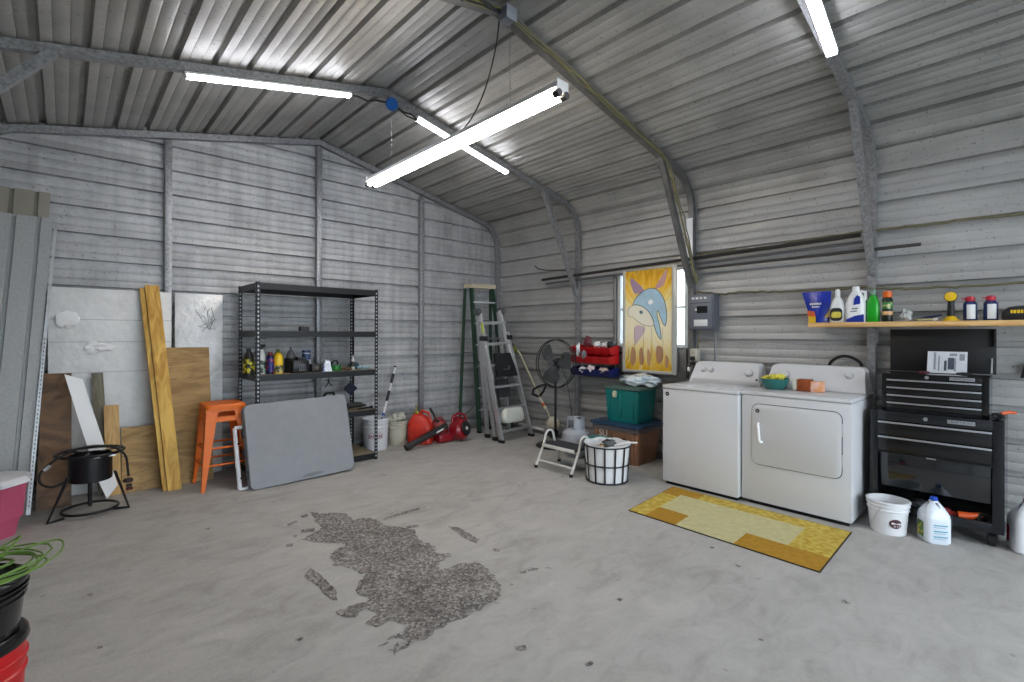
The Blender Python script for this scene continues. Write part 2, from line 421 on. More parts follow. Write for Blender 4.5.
# ---- window in the right wall, behind the painted panel
y0, y1, z0, z1 = WIN
w = struct('window_1', MB().box(XR-.03, XR+.03, y0, y0+.035, z0, z1).box(XR-.03, XR+.03, y1-.035, y1, z0, z1).box(XR-.03, XR+.03, y0+.035, y1-.035, z1-.035, z1).box(XR-.03, XR+.03, y0+.035, y1-.035, z0, z0+.035), mat('window_frame_white', '#c9ced2', .4))
obj('sash_bar', MB().box(XR-.02, XR+.02, y0+.035, y1-.035, 1.64, 1.665), mat('window_frame_white', '#c9ced2', .4), w)
gl = mat('window_glass', (.9, .95, 1.), .05, trans=1.)
obj('window_pane', MB().box(XR+.002, XR+.006, y0+.035, y1-.035, z0+.035, z1-.035), gl, w)
mb = MB(); f = M_TUBED
for a in ((XR-.065, XR-.035, y1+.004, y1+.04, .93, 2.06), (XR-.065, XR-.035, y0-.004, y1+.004, .90, 1.205)):
    mb.box(*a, bev=.003)
struct('trim_1', mb, M_TUBED)

# ------------------------------------------------------------------ lights that hang in the room
def bar_light(name, label, p0, p1, w, emit, h=.03, grp=None):
    p0, p1 = V(p0), V(p1); d = (p1-p0).normalized(); n = V((0, 1, 0)); n = (n - d*n.dot(d)).normalized() if abs(d.y) < .9 else V((1, 0, 0)); u = d.cross(n)
    if u.z > 0: u = -u
    t = T(name, label, 'light', tuple((p0+p1)/2), group=grp)
    def bar(a, b, w, z0, z1):
        return [[q + n*(w/2) + u*z0, q - n*(w/2) + u*z0, q - n*(w/2) + u*z1, q + n*(w/2) + u*z1] for q in (a, b)]
    mb = MB(); mb.loft(bar(p0, p1, w, 0, h*.45)); obj('housing', mb, mat('lamp_housing', '#cfd2d4', .4), t, smooth=20)
    mb = MB(); mb.loft(bar(p0 + d*.012, p1 - d*.012, w*.82, h*.45, h)); obj('diffuser', mb, emit, t, 'glowing white diffuser', smooth=20)
    for q in (p0, p1 - d*.012):
        mb = MB(); mb.loft(bar(q, q + d*.012, w*.9, h*.45, h*1.05)); obj('end_cap', mb, mat('lamp_housing', '#cfd2d4', .4), t, smooth=20)
    return t
LED = mat('led_glow', '#f4f6ff', .5, emit=21.)
rz = lambda x: ZR - SL*abs(x-XM) - .012 - .057/math.cos(ang) - .006
G1 = 'slim strip lights along the arches'
bar_light('strip_light', 'slim glowing strip light left of the blue round box', (.60, 3.98, rz(.60)), (1.79, 3.98, rz(1.79)), .062, LED, .034, G1)
bar_light('strip_light', 'slim glowing strip light crossing behind the long hanging light', (2.44, 3.98, rz(2.44)), (3.60, 3.98, rz(3.60)), .062, LED, .034, G1)
bar_light('strip_light', 'slim glowing strip light at the top right on the arch above the shelf plank', (2.41, .827, rz(2.41)), (3.59, .893, rz(3.59)), .066, LED, .034, G1)
bar_light('strip_light', 'slim strip light added out of view on the arch behind the camera', (2.46, -.59, rz(2.46)), (3.62, -.59, rz(3.62)), .062, LED, .034, G1)  # unseen extra lamp, added to help light the room

t = T('shop_light', 'long two-tube fluorescent light hanging under the roof ridge', 'light', (2.15, 3.1, 2.80))
ya, yb, zt = 1.90, 4.32, 2.80
mb = MB(); mb.prism([(-.055, 0), (.055, 0), (.03, .045), (-.03, .045)], (2.15, yb, zt), (1, 0, 0), (0, 0, 1), (yb-ya)); obj('housing', mb, mat('lamp_housing', '#cfd2d4', .4), t, smooth=20)
TUBE = mat('fluorescent_glow', '#fff4e6', .5, emit=19.)
for dx in (-.032, .032):
    mb = MB(); mb.tube((2.15+dx, ya+.03, zt-.028), (2.15+dx, yb-.03, zt-.028), .019, seg=8); obj('glass_tube', mb, TUBE, t, 'glowing white tube')
    for y in (ya+.012, yb-.012):
        mb = MB(); mb.tube((2.15+dx, y-.022, zt-.030), (2.15+dx, y+.022, zt-.030), .0215); obj('socket', mb, BLACK, t, 'black tube socket')
for y in (ya-.004, yb): mb = MB(); mb.box(2.15-.050, 2.15+.050, y, y+.004, zt-.020, zt+.050, .001); obj('end_plate', mb, WPLAS, t)
for y in (2.35, 3.92):
    mb = MB(); mb.pipe([(2.15, y, zt+.045), (2.15, y+.01, 3.1), (2.14, y, 3.47)], .0022, 6); obj('hanging_chain', mb, M_TUBE, t)
mb = MB(); mb.pipe(curve([(2.15, 2.9, zt+.045), (2.19, 2.80, 2.95), (2.21, 2.68, 3.12), (2.18, 2.54, 3.32), (2.17, 2.49, 3.485)]), .005, 6); obj('power_cord', mb, BLACK, t)

# blue round box and fittings at the ridge
t = T('ceiling_box', 'bright blue round electrical box under the second arch at the ridge', 'electrical box', (2.15, 3.93, 3.42))
obj('body', MB().lathe([(.001, 0), (.05, 0), (.056, .008), (.056, .035), (.05, .045), (.001, .045)], 20, M=Matrix.Translation((2.15, 3.945, 3.41)) @ Matrix.Rotation(PI/2, 4, 'X')), mat('bright_blue', '#0f5fae', .4), t)
mb = MB(); mb.pipe([(2.09, 3.93, 3.41), (2.0, 3.93, 3.40), (1.93, 3.94, 3.37), (1.85, 3.95, 3.385), (1.80, 3.95, 3.38)], .008, 6); mb.pipe([(2.2, 3.93, 3.40), (2.28, 3.93, 3.38), (2.35, 3.93, 3.385), (2.42, 3.94, 3.36)], .008, 6); mb.pipe([(2.2, 3.92, 3.39), (2.3, 3.92, 3.35), (2.44, 3.94, 3.35)], .006, 6)
obj('cable', mb, BLACK, t, 'black looped cable')
t = T('junction_box', 'grey square junction box on the yellow-cabled arch at the ridge', 'electrical box', (2.16, 2.36, 3.36))
obj('body', MB().box(2.095, 2.175, 2.33, 2.41, 3.41, 3.49, .006), mat('grey_box', '#7d818c', .45, .3), t)
obj('cover_plate', MB().box(2.09, 2.18, 2.322, 2.33, 3.405, 3.495, .003), mat('grey_box_light', '#a2a6b0', .4, .4), t)
mb = MB(); mb.pipe([(2.1, 2.40, 3.47), (2.02, 2.37, 3.44), (1.9, 2.37, 3.46), (1.78, 2.38, 3.41)], .012, 6)
obj('cable', mb, BLACK, t)

# yellow cables that run down the third arch
CABY = mat('yellowed_cable', '#68644c', .55, var=.2, vs=10)
CABY2 = mat('yellow_cable', '#807848', .55, var=.15, vs=10)
def sag(pts, wob, seed, n=10):
    r = random.Random(seed); o = []
    for a, b in zip(pts, pts[1:]):
        a, b = V(a), V(b)
        for k in range(n):
            o.append(a.lerp(b, k/n) + V((r.uniform(-1, 1), r.uniform(-1, 1), r.uniform(-1, 1)))*wob)
    o.append(V(pts[-1])); return o
zz = lambda x: ZR - SL*abs(x-XM) - .10
base = [(1.80, 2.40, zz(1.8)), (2.10, 2.40, zz(2.12)), (2.6, 2.40, zz(2.6)), (3.2, 2.40, zz(3.2)), (4.0, 2.40, zz(4.0)), (4.2, 2.405, zz(4.2)-.02), (4.33, 2.40, 2.78), (4.55, 2.40, 2.36), (4.70, 2.40, 2.02), (4.76, 2.38, 1.86)]
for i, (m_, r_, lab) in enumerate(((CABY, .009, 'thick dull yellow cable running down the window arch'), (CABY2, .006, 'brighter yellow cable lashed along the window arch'), (mat('grey_cable', '#6c6a60', .6), .007, 'grey cable running beside the yellow ones on the window arch'))):
    pts = [(x, y - .010*i - .002, z + .018 + .014*i) for x, y, z in base]
    mb = MB(); mb.pipe(sag(pts, .008, i+3, 4), r_, 6)
    one('roof_cable', mb, m_, lab, 'cable', tuple(pts[0]), 'cables down the window arch')

# long pipes resting behind the braces of the right wall
def wallpipe(name, pts, r, m_, lab, cat, grp=None, wob=0, seed=1):
    mb = MB(); mb.pipe(sag(pts, wob, seed) if wob else pts, r, 8); one(name, mb, m_, lab, cat, pts[0], grp)
G2 = 'long pipes stored along the right wall'
wallpipe('long_pipe', [(4.70, 4.50, 2.085), (4.70, .97, 2.165)], .018, mat('dark_steel_pipe', '#3a3836', .45, .5), 'dark steel pipe lying highest along the right wall behind the braces', 'pipe', G2)
wallpipe('long_pipe', [(4.755, 4.48, 2.035), (4.755, .97, 2.115)], .014, mat('grey_steel_pipe', '#77787a', .4, .6), 'grey pipe lying just under the dark one along the right wall', 'pipe', G2)
wallpipe('long_pipe', [(4.735, 2.36, 2.03), (4.735, .60, 2.045)], .013, mat('dull_pipe', '#4c4b48', .5, .5), 'lowest thin pipe along the right wall, ending past the shelf post', 'pipe', G2)
wallpipe('bent_wire', [(4.72, 4.66, 2.29), (4.72, 4.60, 2.245), (4.72, 4.47, 2.215), (4.72, 4.25, 2.19), (4.72, 4.0, 2.16)], .007, mat('dark_steel_pipe', '#3a3836', .45, .5), 'bent dark wire poking out above the pipes near the corner', 'wire')
wallpipe('wall_cable', [(4.79, 2.37, 2.185), (4.79, 1.7, 2.175), (4.79, .97, 2.205), (4.79, .86, 2.20), (4.79, .3, 2.195), (4.79, -1.2, 2.19)], .011, CABY, 'upper yellowish cable strung along the right wall above the pipes', 'cable', 'cables along the right wall', .006)
wallpipe('wall_cable', [(4.79, 2.38, 1.80), (4.79, 2.1, 1.76), (4.79, 1.96, 1.775), (4.79, 1.43, 1.745), (4.79, .96, 1.75), (4.79, .7, 1.72), (4.79, .38, 1.715), (4.79, -1.0, 1.735)], .010, CABY, 'lower yellowish cable strung from the breaker panel to behind the shelf', 'cable', 'cables along the right wall', .005)


# ================================================================== against the back wall, left to right
# ribbed metal sheets leaning in the left corner
def ribbed(name, x0, x1, yb, yt, z1, m_, label, xs0=.14, th=.0012, lean=0.):
    pr = []; x = x0
    while x < x1 - .02:
        pr += [(x, 0), (x+.088, 0), (x+.092, .024), (x+.112, .024), (x+.116, 0)]; x += xs0
    pr = [p for p in pr if p[0] <= x1] + [(x1, 0)]
    mb = MB(); r0 = []; r1 = []
    for (px, o) in pr: r0.append((px+lean, yb + o, .0)); r1.append((px, yt + o, z1))
    for (px, o) in reversed(pr): r0.append((px+lean, yb + o + .006, .0)); r1.append((px, yt + o + .006, z1))
    mb.loft([r0, r1]); return one(name, mb, m_, label, 'metal sheet', (x0+.2, yb, 0), 'ribbed sheets leaning in the left corner', smooth=20)
ribbed('ribbed_sheet', -.404, -.082, 5.235, 5.475, 2.50, mat('brown_grey_sheet', '#8b887c', .6, .1, var=.08), 'taller brownish ribbed sheet standing behind the grey ones at far left', lean=-.11)
ribbed('ribbed_sheet', -.388, -.066, 5.13, 5.415, 2.285, mat('pale_grey_sheet', '#a6a8a8', .5, .2, col2='#969999', vs=90, stretch=(1, 1, .6)), 'pale grey ribbed sheet leaning at the far left edge', lean=-.14)
t = T('slotted_angle', 'thin slotted metal strip leaning along the edge of the pale ribbed sheet', 'metal strip', (-.1, 5.1, 0))
mb = MB(); mb.slab([(-.205, 5.10, 0), (-.180, 5.10, 0), (-.042, 5.40, 2.20), (-.060, 5.40, 2.20)], .003); obj('strip', mb, ALU, t)
mb = MB()
for k in range(40):
    q = .03 + k*.0145; a = V((-.1925, 5.10, 0)).lerp(V((-.051, 5.40, 2.20)), q) + V((0, -.004, 0))
    mb.box(a.x-.003, a.x+.003, a.y-.0005, a.y+.0005, a.z-.008, a.z+.008)
o = obj('slot', mb, mat('slot_shade', '#55585c', .6), t, 'row of grey slots'); o['kind'] = 'stuff'

FOAM = mat('foam_board', '#d6d8d8', .45, var=.10, vs=4, bump=.9, bs=11, stretch=(1, 1, 1))
FOAM2 = mat('foil_foam_board', '#d8dadb', .35, .1, var=.12, vs=5, bump=1., bs=16)
t = T('insulation_board', 'wide white insulation board with torn patches, standing left of the lumber', 'insulation board', (.33, 5.47, 0))
mb = MB(); mb.box(-.095, .735, 5.462, 5.495, 0, 1.735, .002); obj('board', mb, FOAM, t)
for z in (1.28, 1.47, 1.02):
    mb = MB(); mb.box(-.09, .73, 5.459, 5.462, z, z+.004); obj('seam', mb, mat('grey_seam', '#9a9c9d', .7), t)
mb = MB(); mb.blob((0.02, 5.455, 1.47), .07, (1.1, .25, .95), .25, 4); obj('torn_patch', mb, mat('white_foam', '#e6e7e8', .6), t, 'bright white torn patch')
mb = MB(); mb.blob((.20, 5.455, 1.235), .06, (1.5, .3, .7), .5, 9); obj('torn_patch', mb, mat('white_foam', '#e6e7e8', .6), t, 'ragged white torn patch')
t = T('insulation_board', 'narrow crinkled foil insulation board standing right of the lumber', 'insulation board', (.95, 5.47, 0))
mb = MB(); mb.box(.762, 1.152, 5.462, 5.495, 0, 1.735, .002); obj('board', mb, FOAM2, t)
mb = MB(); r = random.Random(3)
for k in range(5):
    c = V((1.02, 5.459, 1.50)); pts = [c + V((r.uniform(-.10, .09), 0, r.uniform(-.13, .13))) for _ in range(4)]
    mb.pipe(pts, .0025, 5)
obj('crease', mb, mat('crease_grey', '#8e9092', .5), t)

PLY = wood('plywood_tan', '#8a6a3c', '#b08f58', (1, 1, 5), 1.6, dist=3)
PLYD = wood('plywood_brown', '#4e3a28', '#77583a', (1, 1, 1.6), 2.6, dist=3)
PINE = wood('pine_yellow', '#ab7a22', '#dcb356', (9, 9, .8), 1.6, dist=1.2)
LPINE = wood('pine_pale', '#b08a50', '#c9a56c', (9, 9, .8), 2)
GBRD = wood('weathered_board', '#55503f', '#7b7764', (9, 9, .8), 2)
def leaner(name, quad, th, m_, label, cat, grp=None):
    mb = MB(); q = [V(p) for p in quad]
    n = (q[1]-q[0]).cross(q[3]-q[0]).normalized()
    if n.y < 0: n = -n
    mb.slab(quad, th, n); return one(name, mb, m_, label, cat, tuple((q[0]+q[1])/2), grp, smooth=20)
leaner('plywood_sheet', [(-.155, 5.16, .002), (.048, 5.16, .002), (.048, 5.385, 1.03), (-.125, 5.385, 1.03)], .012, PLYD, 'dark brown stained plywood piece leaning beside the ribbed sheets', 'plywood', 'plywood pieces against the back wall')
leaner('scrap_board', [(.215, 5.31, .002), (.300, 5.31, .002), (.246, 5.41, 1.02), (.172, 5.41, 1.02)], .020, GBRD, 'weathered grey-green board leaning behind the white plank', 'board')
leaner('scrap_board', [(.262, 5.24, .002), (.362, 5.24, .002), (.345, 5.305, .75), (.248, 5.305, .75)], .018, LPINE, 'short pale pine board leaning just right of the white plank', 'board')
leaner('plywood_sheet', [(.365, 5.24, .002), (.88, 5.24, .002), (.88, 5.36, .54), (.365, 5.36, .54)], .012, PLY, 'low tan plywood piece with knots, half hidden behind the yellow lumber', 'plywood', 'plywood pieces against the back wall')
leaner('plywood_sheet', [(.64, 5.215, .002), (1.03, 5.215, .002), (1.03, 5.43, 1.225), (.64, 5.43, 1.225)], .012, PLY, 'tall tan plywood piece leaning between the yellow lumber and orange stool', 'plywood', 'plywood pieces against the back wall')
leaner('lumber_board', [(.66, 5.06, .002), (.760, 5.06, .002), (.635, 5.415, 1.79), (.532, 5.415, 1.79)], .038, PINE, 'wide yellow pine board, front one of the leaning pair', 'lumber', 'yellow boards leaning on the back wall')
leaner('lumber_board', [(.628, 5.085, .002), (.657, 5.085, .002), (.530, 5.43, 1.76), (.495, 5.43, 1.76)], .036, PINE, 'narrower yellow pine board, left and behind in the leaning pair', 'lumber', 'yellow boards leaning on the back wall')
mb = MB(); n_ = V((0, -1, 0))
mb.slab([(.262, 5.165, .002), (.332, 5.165, .10), (.112, 5.218, .985), (.004, 5.218, 1.03), (.204, 5.165, .17)], .014, (0, 1, .03))
one('white_plank', mb, mat('white_painted_board', '#eeeff0', .45), 'white painted plank leaning slantwise behind the black burner stand', 'board', (.27, 5.17, 0), smooth=20)

# ---- propane burner stand
t = T('propane_burner', 'black round outdoor burner on three legs with a looping gas hose', 'burner', (.152, 4.88, 0))
c = V((.152, 4.88, 0))
obj('burner_shield', MB().lathe([(.124, .245), (.130, .25), (.130, .44), (.124, .44), (.124, .26), (.122, .25)], 32, tuple(c), cap=False), BLKM, t)
obj('burner_head', MB().lathe([(.001, .30), (.06, .30), (.07, .34), (.05, .37), (.001, .375)], 20, tuple(c)), BLKM, t)
obj('pot_ring', MB().ring(c + V((0, 0, .455)), .20, .011), BLKM, t)
for a in (.3, 2.4, 4.5):
    d = V((math.cos(a), math.sin(a), 0)); mb = MB(); mb.pipe([c + d*.20 + V((0, 0, .455)), c + d*.06 + V((0, 0, .45))], .008, 6); obj('pot_support', mb, BLKM, t)
for f in ((-.084, 4.751), (.375, 4.787), (.157, 5.13)):
    d = (V((f[0], f[1], 0)) - c).normalized(); p = V((f[0], f[1], .010))
    mb = MB(); mb.pipe([c + d*.15 + V((0, 0, .30)), c + d*.17 + V((0, 0, .24)), p, p - d*.10 + V((0, 0, 0))], .0095, 8); obj('leg', mb, BLKM, t)
obj('foot_ring', MB().ring(c + V((0, 0, .030)), .165, .010), BLKM, t)
for x in (.10, .19): obj('burner_bright_bit', MB().box(c.x+x-.09, c.x+x-.05, 4.745, 4.755, .425, .44, .003), SILV, t, 'small bright steel piece')  # two small bright steel boxes near the top front of the shield
mb = MB(); mb.pipe(curve([(-.0, 4.80, .27), (-.06, 4.76, .26), (-.115, 4.74, .30), (-.12, 4.74, .37), (-.06, 4.74, .44), (.04, 4.74, .50), (.16, 4.72, .525), (.28, 4.70, .50), (.345, 4.70, .43), (.36, 4.70, .33), (.365, 4.70, .27)], 5), .0085, 8)
obj('gas_hose', mb, RUBBER, t)
obj('hose_fitting', MB().tube((-.10, 4.74, .39), (-.07, 4.74, .42), .014), SILV, t)
obj('regulator', MB().lathe([(.001, 0), (.028, 0), (.034, .012), (.028, .026), (.001, .03)], 14, (.362, 4.70, .225)).tube((.35, 4.70, .20), (.385, 4.70, .20), .013), mat('regulator_dark', '#2c2426', .4, .4), t)
obj('regulator_knob', MB().lathe([(.001, 0), (.022, 0), (.022, .015), (.001, .018)], 10, (.37, 4.70, .165)), mat('dark_red_knob', '#4a1016', .4), t, 'dark red knob')
obj('support_leg', MB().tube((.152, 4.98, .03), (.152, 4.98, .25), .014), BLKM, t)

# ---- pink tub with white lid, far left
t = T('storage_tub', 'pink plastic tub with a loose white lid at the left edge', 'tub', (-.372, 4.72, 0))
PINK = mat('pink_plastic', '#b4506e', .4, var=.06)
oc = lambda r, z: [(-.372 + r*math.cos(PI/8 + k*PI/4), 4.72 + r*math.sin(PI/8+k*PI/4), z) for k in range(8)]
obj('tub_body', MB().loft([oc(.145, 0), oc(.17, .12), oc(.185, .125), oc(.200, .30), oc(.21, .345), oc(.19, .345), oc(.165, .13), oc(.13, .02)]), PINK, t, smooth=20)
obj('tub_lid', MB().loft([oc(.222, .350), oc(.222, .372), oc(.20, .392), oc(.05, .40)]), mat('white_lid', '#d2d4d8', .4, bump=.3, bs=10), t, 'white lid', smooth=25)
# ---- two buckets in the near left corner and the green hose on them
def bucket(name, label, cat, base, rb, rt, h, m_, handle=None, rim=True, grp=None, ribs=True, parts=None, seg=40):
    t = T(name, label, cat, base, group=grp)
    x, y, z = base
    pr = [(.001, 0), (rb, 0), (rb+.002, .006)]
    k = lambda q: rb + (rt-rb)*q
    if ribs: pr += [(k(.70), h*.70), (k(.70)+.006, h*.715), (k(.75)+.006, h*.74), (k(.75), h*.755), (k(.84), h*.84), (k(.84)+.007, h*.85), (k(.87)+.007, h*.875), (k(.88), h*.885)]
    if rim: pr += [(k(.96), h*.955), (rt+.008, h*.96), (rt+.008, h*.99), (rt, h)]
    else: pr += [(rt, h)]
    pr += [(rt-.006, h), (k(.9)-.004, h*.9), (rb-.003, .012), (.001, .012)]
    obj('bucket_body', MB().lathe(pr, seg, base), m_, t)
    if handle is not None:
        th, drop, hm = handle; a = V((math.cos(th), math.sin(th), 0)); n = V((-a.y, a.x, 0)); mb = MB(); P = []
        for q in range(17):
            g = PI*q/16; P.append(V(base) + a*math.cos(g)*(rt+.014) + n*math.sin(g)*(rt+.02)*math.cos(drop) + V((0, 0, h*.86 - math.sin(g)*(rt+.05)*math.sin(drop))))
        mb.pipe(P, .0032, 6); obj('handle', mb, hm, t)
    return t
R1 = (-.235, 2.33, 0)
bucket('bucket', 'red bucket with black rim at the bottom of the near left stack', 'bucket', R1, .132, .146, .335, mat('red_bucket', '#b51418', .35, var=.1), rim=False)
t = T('bucket_rim_lid', 'black lid ring lying between the red and black buckets at left', 'lid', (R1[0], R1[1], .336))
obj('rim', MB().lathe([(.120, 0), (.150, 0), (.154, .01), (.150, .032), (.142, .040), (.125, .040), (.120, .03)], 40, (R1[0], R1[1], .336), cap=False), GLOSSB, t)
obj('lid_ring', MB().lathe([(.001, .0), (.119, 0), (.119, .02), (.001, .02)], 40, (R1[0], R1[1], .338)), BLKM, t)
t = bucket('bucket', 'black bucket with glossy ridges stacked on the red one at left', 'bucket', (R1[0], R1[1], .378), .128, .145, .150, mat('black_bucket', '#131316', .2, coat=.4), grp=None)
obj('bucket_lid', MB().lathe([(.001, .0), (.130, 0), (.150, .004), (.152, .02), (.135, .03), (.10, .016), (.001, .014)], 36, (R1[0], R1[1], .530)), GLOSSB, t)
mb = MB(); r = random.Random(5); GH = mat('green_hose', '#5f8230', .45, var=.12)
pts = []
for k in range(110):
    a = k*.36; rr = .115 + .045*math.sin(a*.37) + .012*math.sin(k*.9); pts.append((R1[0] + .02 + rr*math.cos(a)*1.15, R1[1]+.05 + rr*math.sin(a), .600 + k*.00016 + .004*math.sin(a*1.7)))
mb.pipe(pts, .0032, 6)
pts = [(R1[0]+.02, 2.42, .61), (-.06, 2.47, .625), (-.005, 2.47, .62), (-.01, 2.38, .605), (-.09, 2.26, .60), (-.18, 2.22, .605)]; mb.pipe(curve(pts), .0034, 6)
pts = [(R1[0]+.02, 2.44, .615), (-.14, 2.47, .65), (-.11, 2.43, .675), (-.16, 2.36, .64), (R1[0], 2.28, .61)]; mb.pipe(curve(pts), .0034, 6)
pts = [(-.30, 2.20, .612), (-.16, 2.20, .605), (-.07, 2.29, .605), (-.08, 2.40, .62), (-.15, 2.45, .62)]; mb.pipe(curve(pts), .0036, 6)
for v_ in mb.bm.verts: v_.co.z -= .034
one('green_cord', mb, GH, 'tangled green cord heaped on the black bucket at left', 'cord', (R1[0], R1[1], .562))

# ---- orange metal bar stool
t = T('bar_stool', 'orange metal bar stool standing between the plywood and grey table', 'stool', (1.06, 4.985, 0))
hx = .150; cx, cy = 1.055, 5.0; R3 = Matrix.Rotation
obj('seat', MB().loft([[(cx+a, cy+b, z) for a, b in rrect(2*h_, 2*h_, r_)] for h_, r_, z in ((.158, .03, .692), (.160, .035, .722), (.150, .04, .735), (.135, .04, .731))]), ORANGE, t)
for sx in (-1, 1):
    for sy in (-1, 1):
        f = lambda q, w: [(cx+sx*(hx+(.045)*(1-q)), cy+sy*(hx+(.045)*(1-q))), w]
        rings = []
        for z, w_ in ((0, .026), (.10, .036), (.60, .082), (.695, .092)):
            q = z/.695; X = cx+sx*(.152+.045*(1-q)); Y = cy+sy*(.152+.045*(1-q)); rings.append([(X, Y, z), (X-sx*w_, Y, z), (X-sx*w_, Y-sy*.006, z), (X-sx*.008, Y-sy*.008, z), (X-sx*.006, Y-sy*w_, z), (X, Y-sy*w_, z)])
        obj('leg', MB().loft(rings), ORANGE, t, smooth=20)
for s in (-1, 1):
    for ax in (0, 1):
        def P(a, b, z): return (cx+a, cy+b, z) if ax == 0 else (cx+b, cy+a, z)
        mb = MB(); y = s*.151
        for (a0, a1, z0_, z1_) in ((-.12, .12, .585, .63), (-.12, .12, .674, .692)):
            pts = [P(a0, y, z0_), P(a1, y, z0_), P(a1, y, z1_), P(a0, y, z1_)]; mb.slab(pts, .004)
        obj('apron', mb, ORANGE, t, smooth=20)
        for z in (.36, .215) if ax == 0 else (.36, .215):
            e = .150+.045*(1-z/.718); mb = MB(); mb.tube(P(-e, s*(e-.008), z), P(e, s*(e-.008), z), .009, seg=8); obj('footrest', mb, ORANGE, t)

# ---- folding table, folded in half and leaning on the rack
t = T('folding_table', 'grey plastic folding table folded in half and leaning on the shelving rack', 'folding table', (1.66, 4.62, 0))
ln = math.radians(14.); U = V((1, .02, .018)).normalized(); Vv = V((-.025, math.sin(ln), math.cos(ln))).normalized(); Nn = U.cross(Vv).normalized()   # Nn points to the room
if Nn.y > 0: Nn = -Nn
O = V((1.182, 4.575, .004)); Wt, Ht = .945, .745
def tp(a, b, c): return O + U*a + Vv*b + Nn*c
for i, c0 in enumerate((0, -.062)):
    rings = []
    for ins, c_ in ((.006, c0), (0, c0-.006), (0, c0-.028), (.006, c0-.034)):
        rings.append([tp(a, b, c_) for a, b in rrect(Wt-2*ins, Ht-2*ins, .055-ins, 6, Wt/2, Ht/2)])
    obj('table_half', MB().loft(rings), GREYP, t)
obj('scuff', MB().loft([[tp(.42+a, .022+b, .0008) for a, b in ((0, 0), (.12, -.006), (.2, .004), (.22, .02), (.13, .03), (.05, .022))], [tp(.42+a, .022+b, .0002) for a, b in ((0, 0), (.12, -.006), (.2, .004), (.22, .02), (.13, .03), (.05, .022))]]), mat('dark_scuff', '#6f7276', .7), t, 'dark scuff near the bottom edge')
lg = mat('white_grey_leg', '#e0e2e6', .35, .1)
for b0, c_ in ((.0, -.112), ):
    for a, b, a1, b1 in ((-.055, .03, -.055, .56), (-.055, .56, .30, .56), (-.055, .03, .30, .03)):
        mb = MB(); mb.pipe([tp(a, b, c_), tp(a1, b1, c_)], .018, 8); obj('leg', mb, lg, t)
for b in (.12, .42): mb = MB(); mb.pipe([tp(-.055, b, -.112), tp(-.03, b, -.09)], .008, 6); obj('leg_clip', mb, BLACK, t)
for b in (.14, .33, .5): mb = MB(); mb.pipe([tp(-.012, b-.04, -.046), tp(-.02, b, -.050), tp(-.012, b+.04, -.046)], .007, 6); obj('latch', mb, BLACK, t)

# ---- black steel rack
RK = mat('rack_black', '#101216', .42, .3)
t = T('storage_rack', 'black steel shelving rack with five shelves against the back wall', 'shelving rack', (1.89, 5.14, 0))
X0, X1, Y0, Y1 = 1.297, 2.508, 4.866, 5.485
def rackleg(x, y, sx, sy):
    mb = MB(); w = .036
    pts = []
    mb.box(min(x, x+sx*w), max(x, x+sx*w), min(y, y+sy*.003), max(y, y+sy*.003), 0, 1.835)
    mb.box(min(x, x+sx*.003), max(x, x+sx*.003), min(y, y+sy*w), max(y, y+sy*w), 0, 1.835)
    o = obj('upright', mb, RK, t, smooth=0)
    mb = MB()
    for k in range(46):
        z = .03 + k*.039; xa = x + sx*.018
        ys_ = y if sy > 0 else y - .0038; mb.box(xa-.006, xa+.006, ys_-.001, ys_+.0005, z, z+.017)
        ya_ = y + sy*.018; mb.box(x-sx*.0008-.0004, x-sx*.0008+.0004, ya_-.006, ya_+.006, z, z+.017)
    s = obj('slot', mb, mat('slot_grey', '#b4b8bd', .5, .3), o, 'pale keyhole slots', smooth=0); s['kind'] = 'stuff'
for x, sx in ((X0, 1), (X1, -1)):
    for y, sy in ((Y0, 1), (Y1, -1)): rackleg(x, y, sx, sy)
PART = wood('particle_board', '#6d6350', '#8a7d64', (1, 1, 1), 20)
SHZ = (.072, .545, .975, 1.385, 1.832)
for z in SHZ:
    mb = MB(); e = .004; h_ = .062
    mb.box(X0+e, X1-e, Y0+.004, Y0+.012, z-h_, z-.004); mb.box(X0+e, X1-e, Y1-.012, Y1-.004, z-h_, z-.004)
    mb.box(X0+e, X0+.012, Y0+.012, Y1-.012, z-h_, z-.004); mb.box(X1-.012, X1-e, Y0+.012, Y1-.012, z-h_, z-.004)
    mb.box(X0+.013, X1-.013, Y0+.020, Y0+.024, z-h_, z-h_+.004)
    s = obj('shelf', mb, RK, t, smooth=0)
    obj('shelf_deck', MB().box(X0+.013, X1-.013, Y0+.013, Y1-.013, z-.016, z-.003), PART, s, smooth=0)

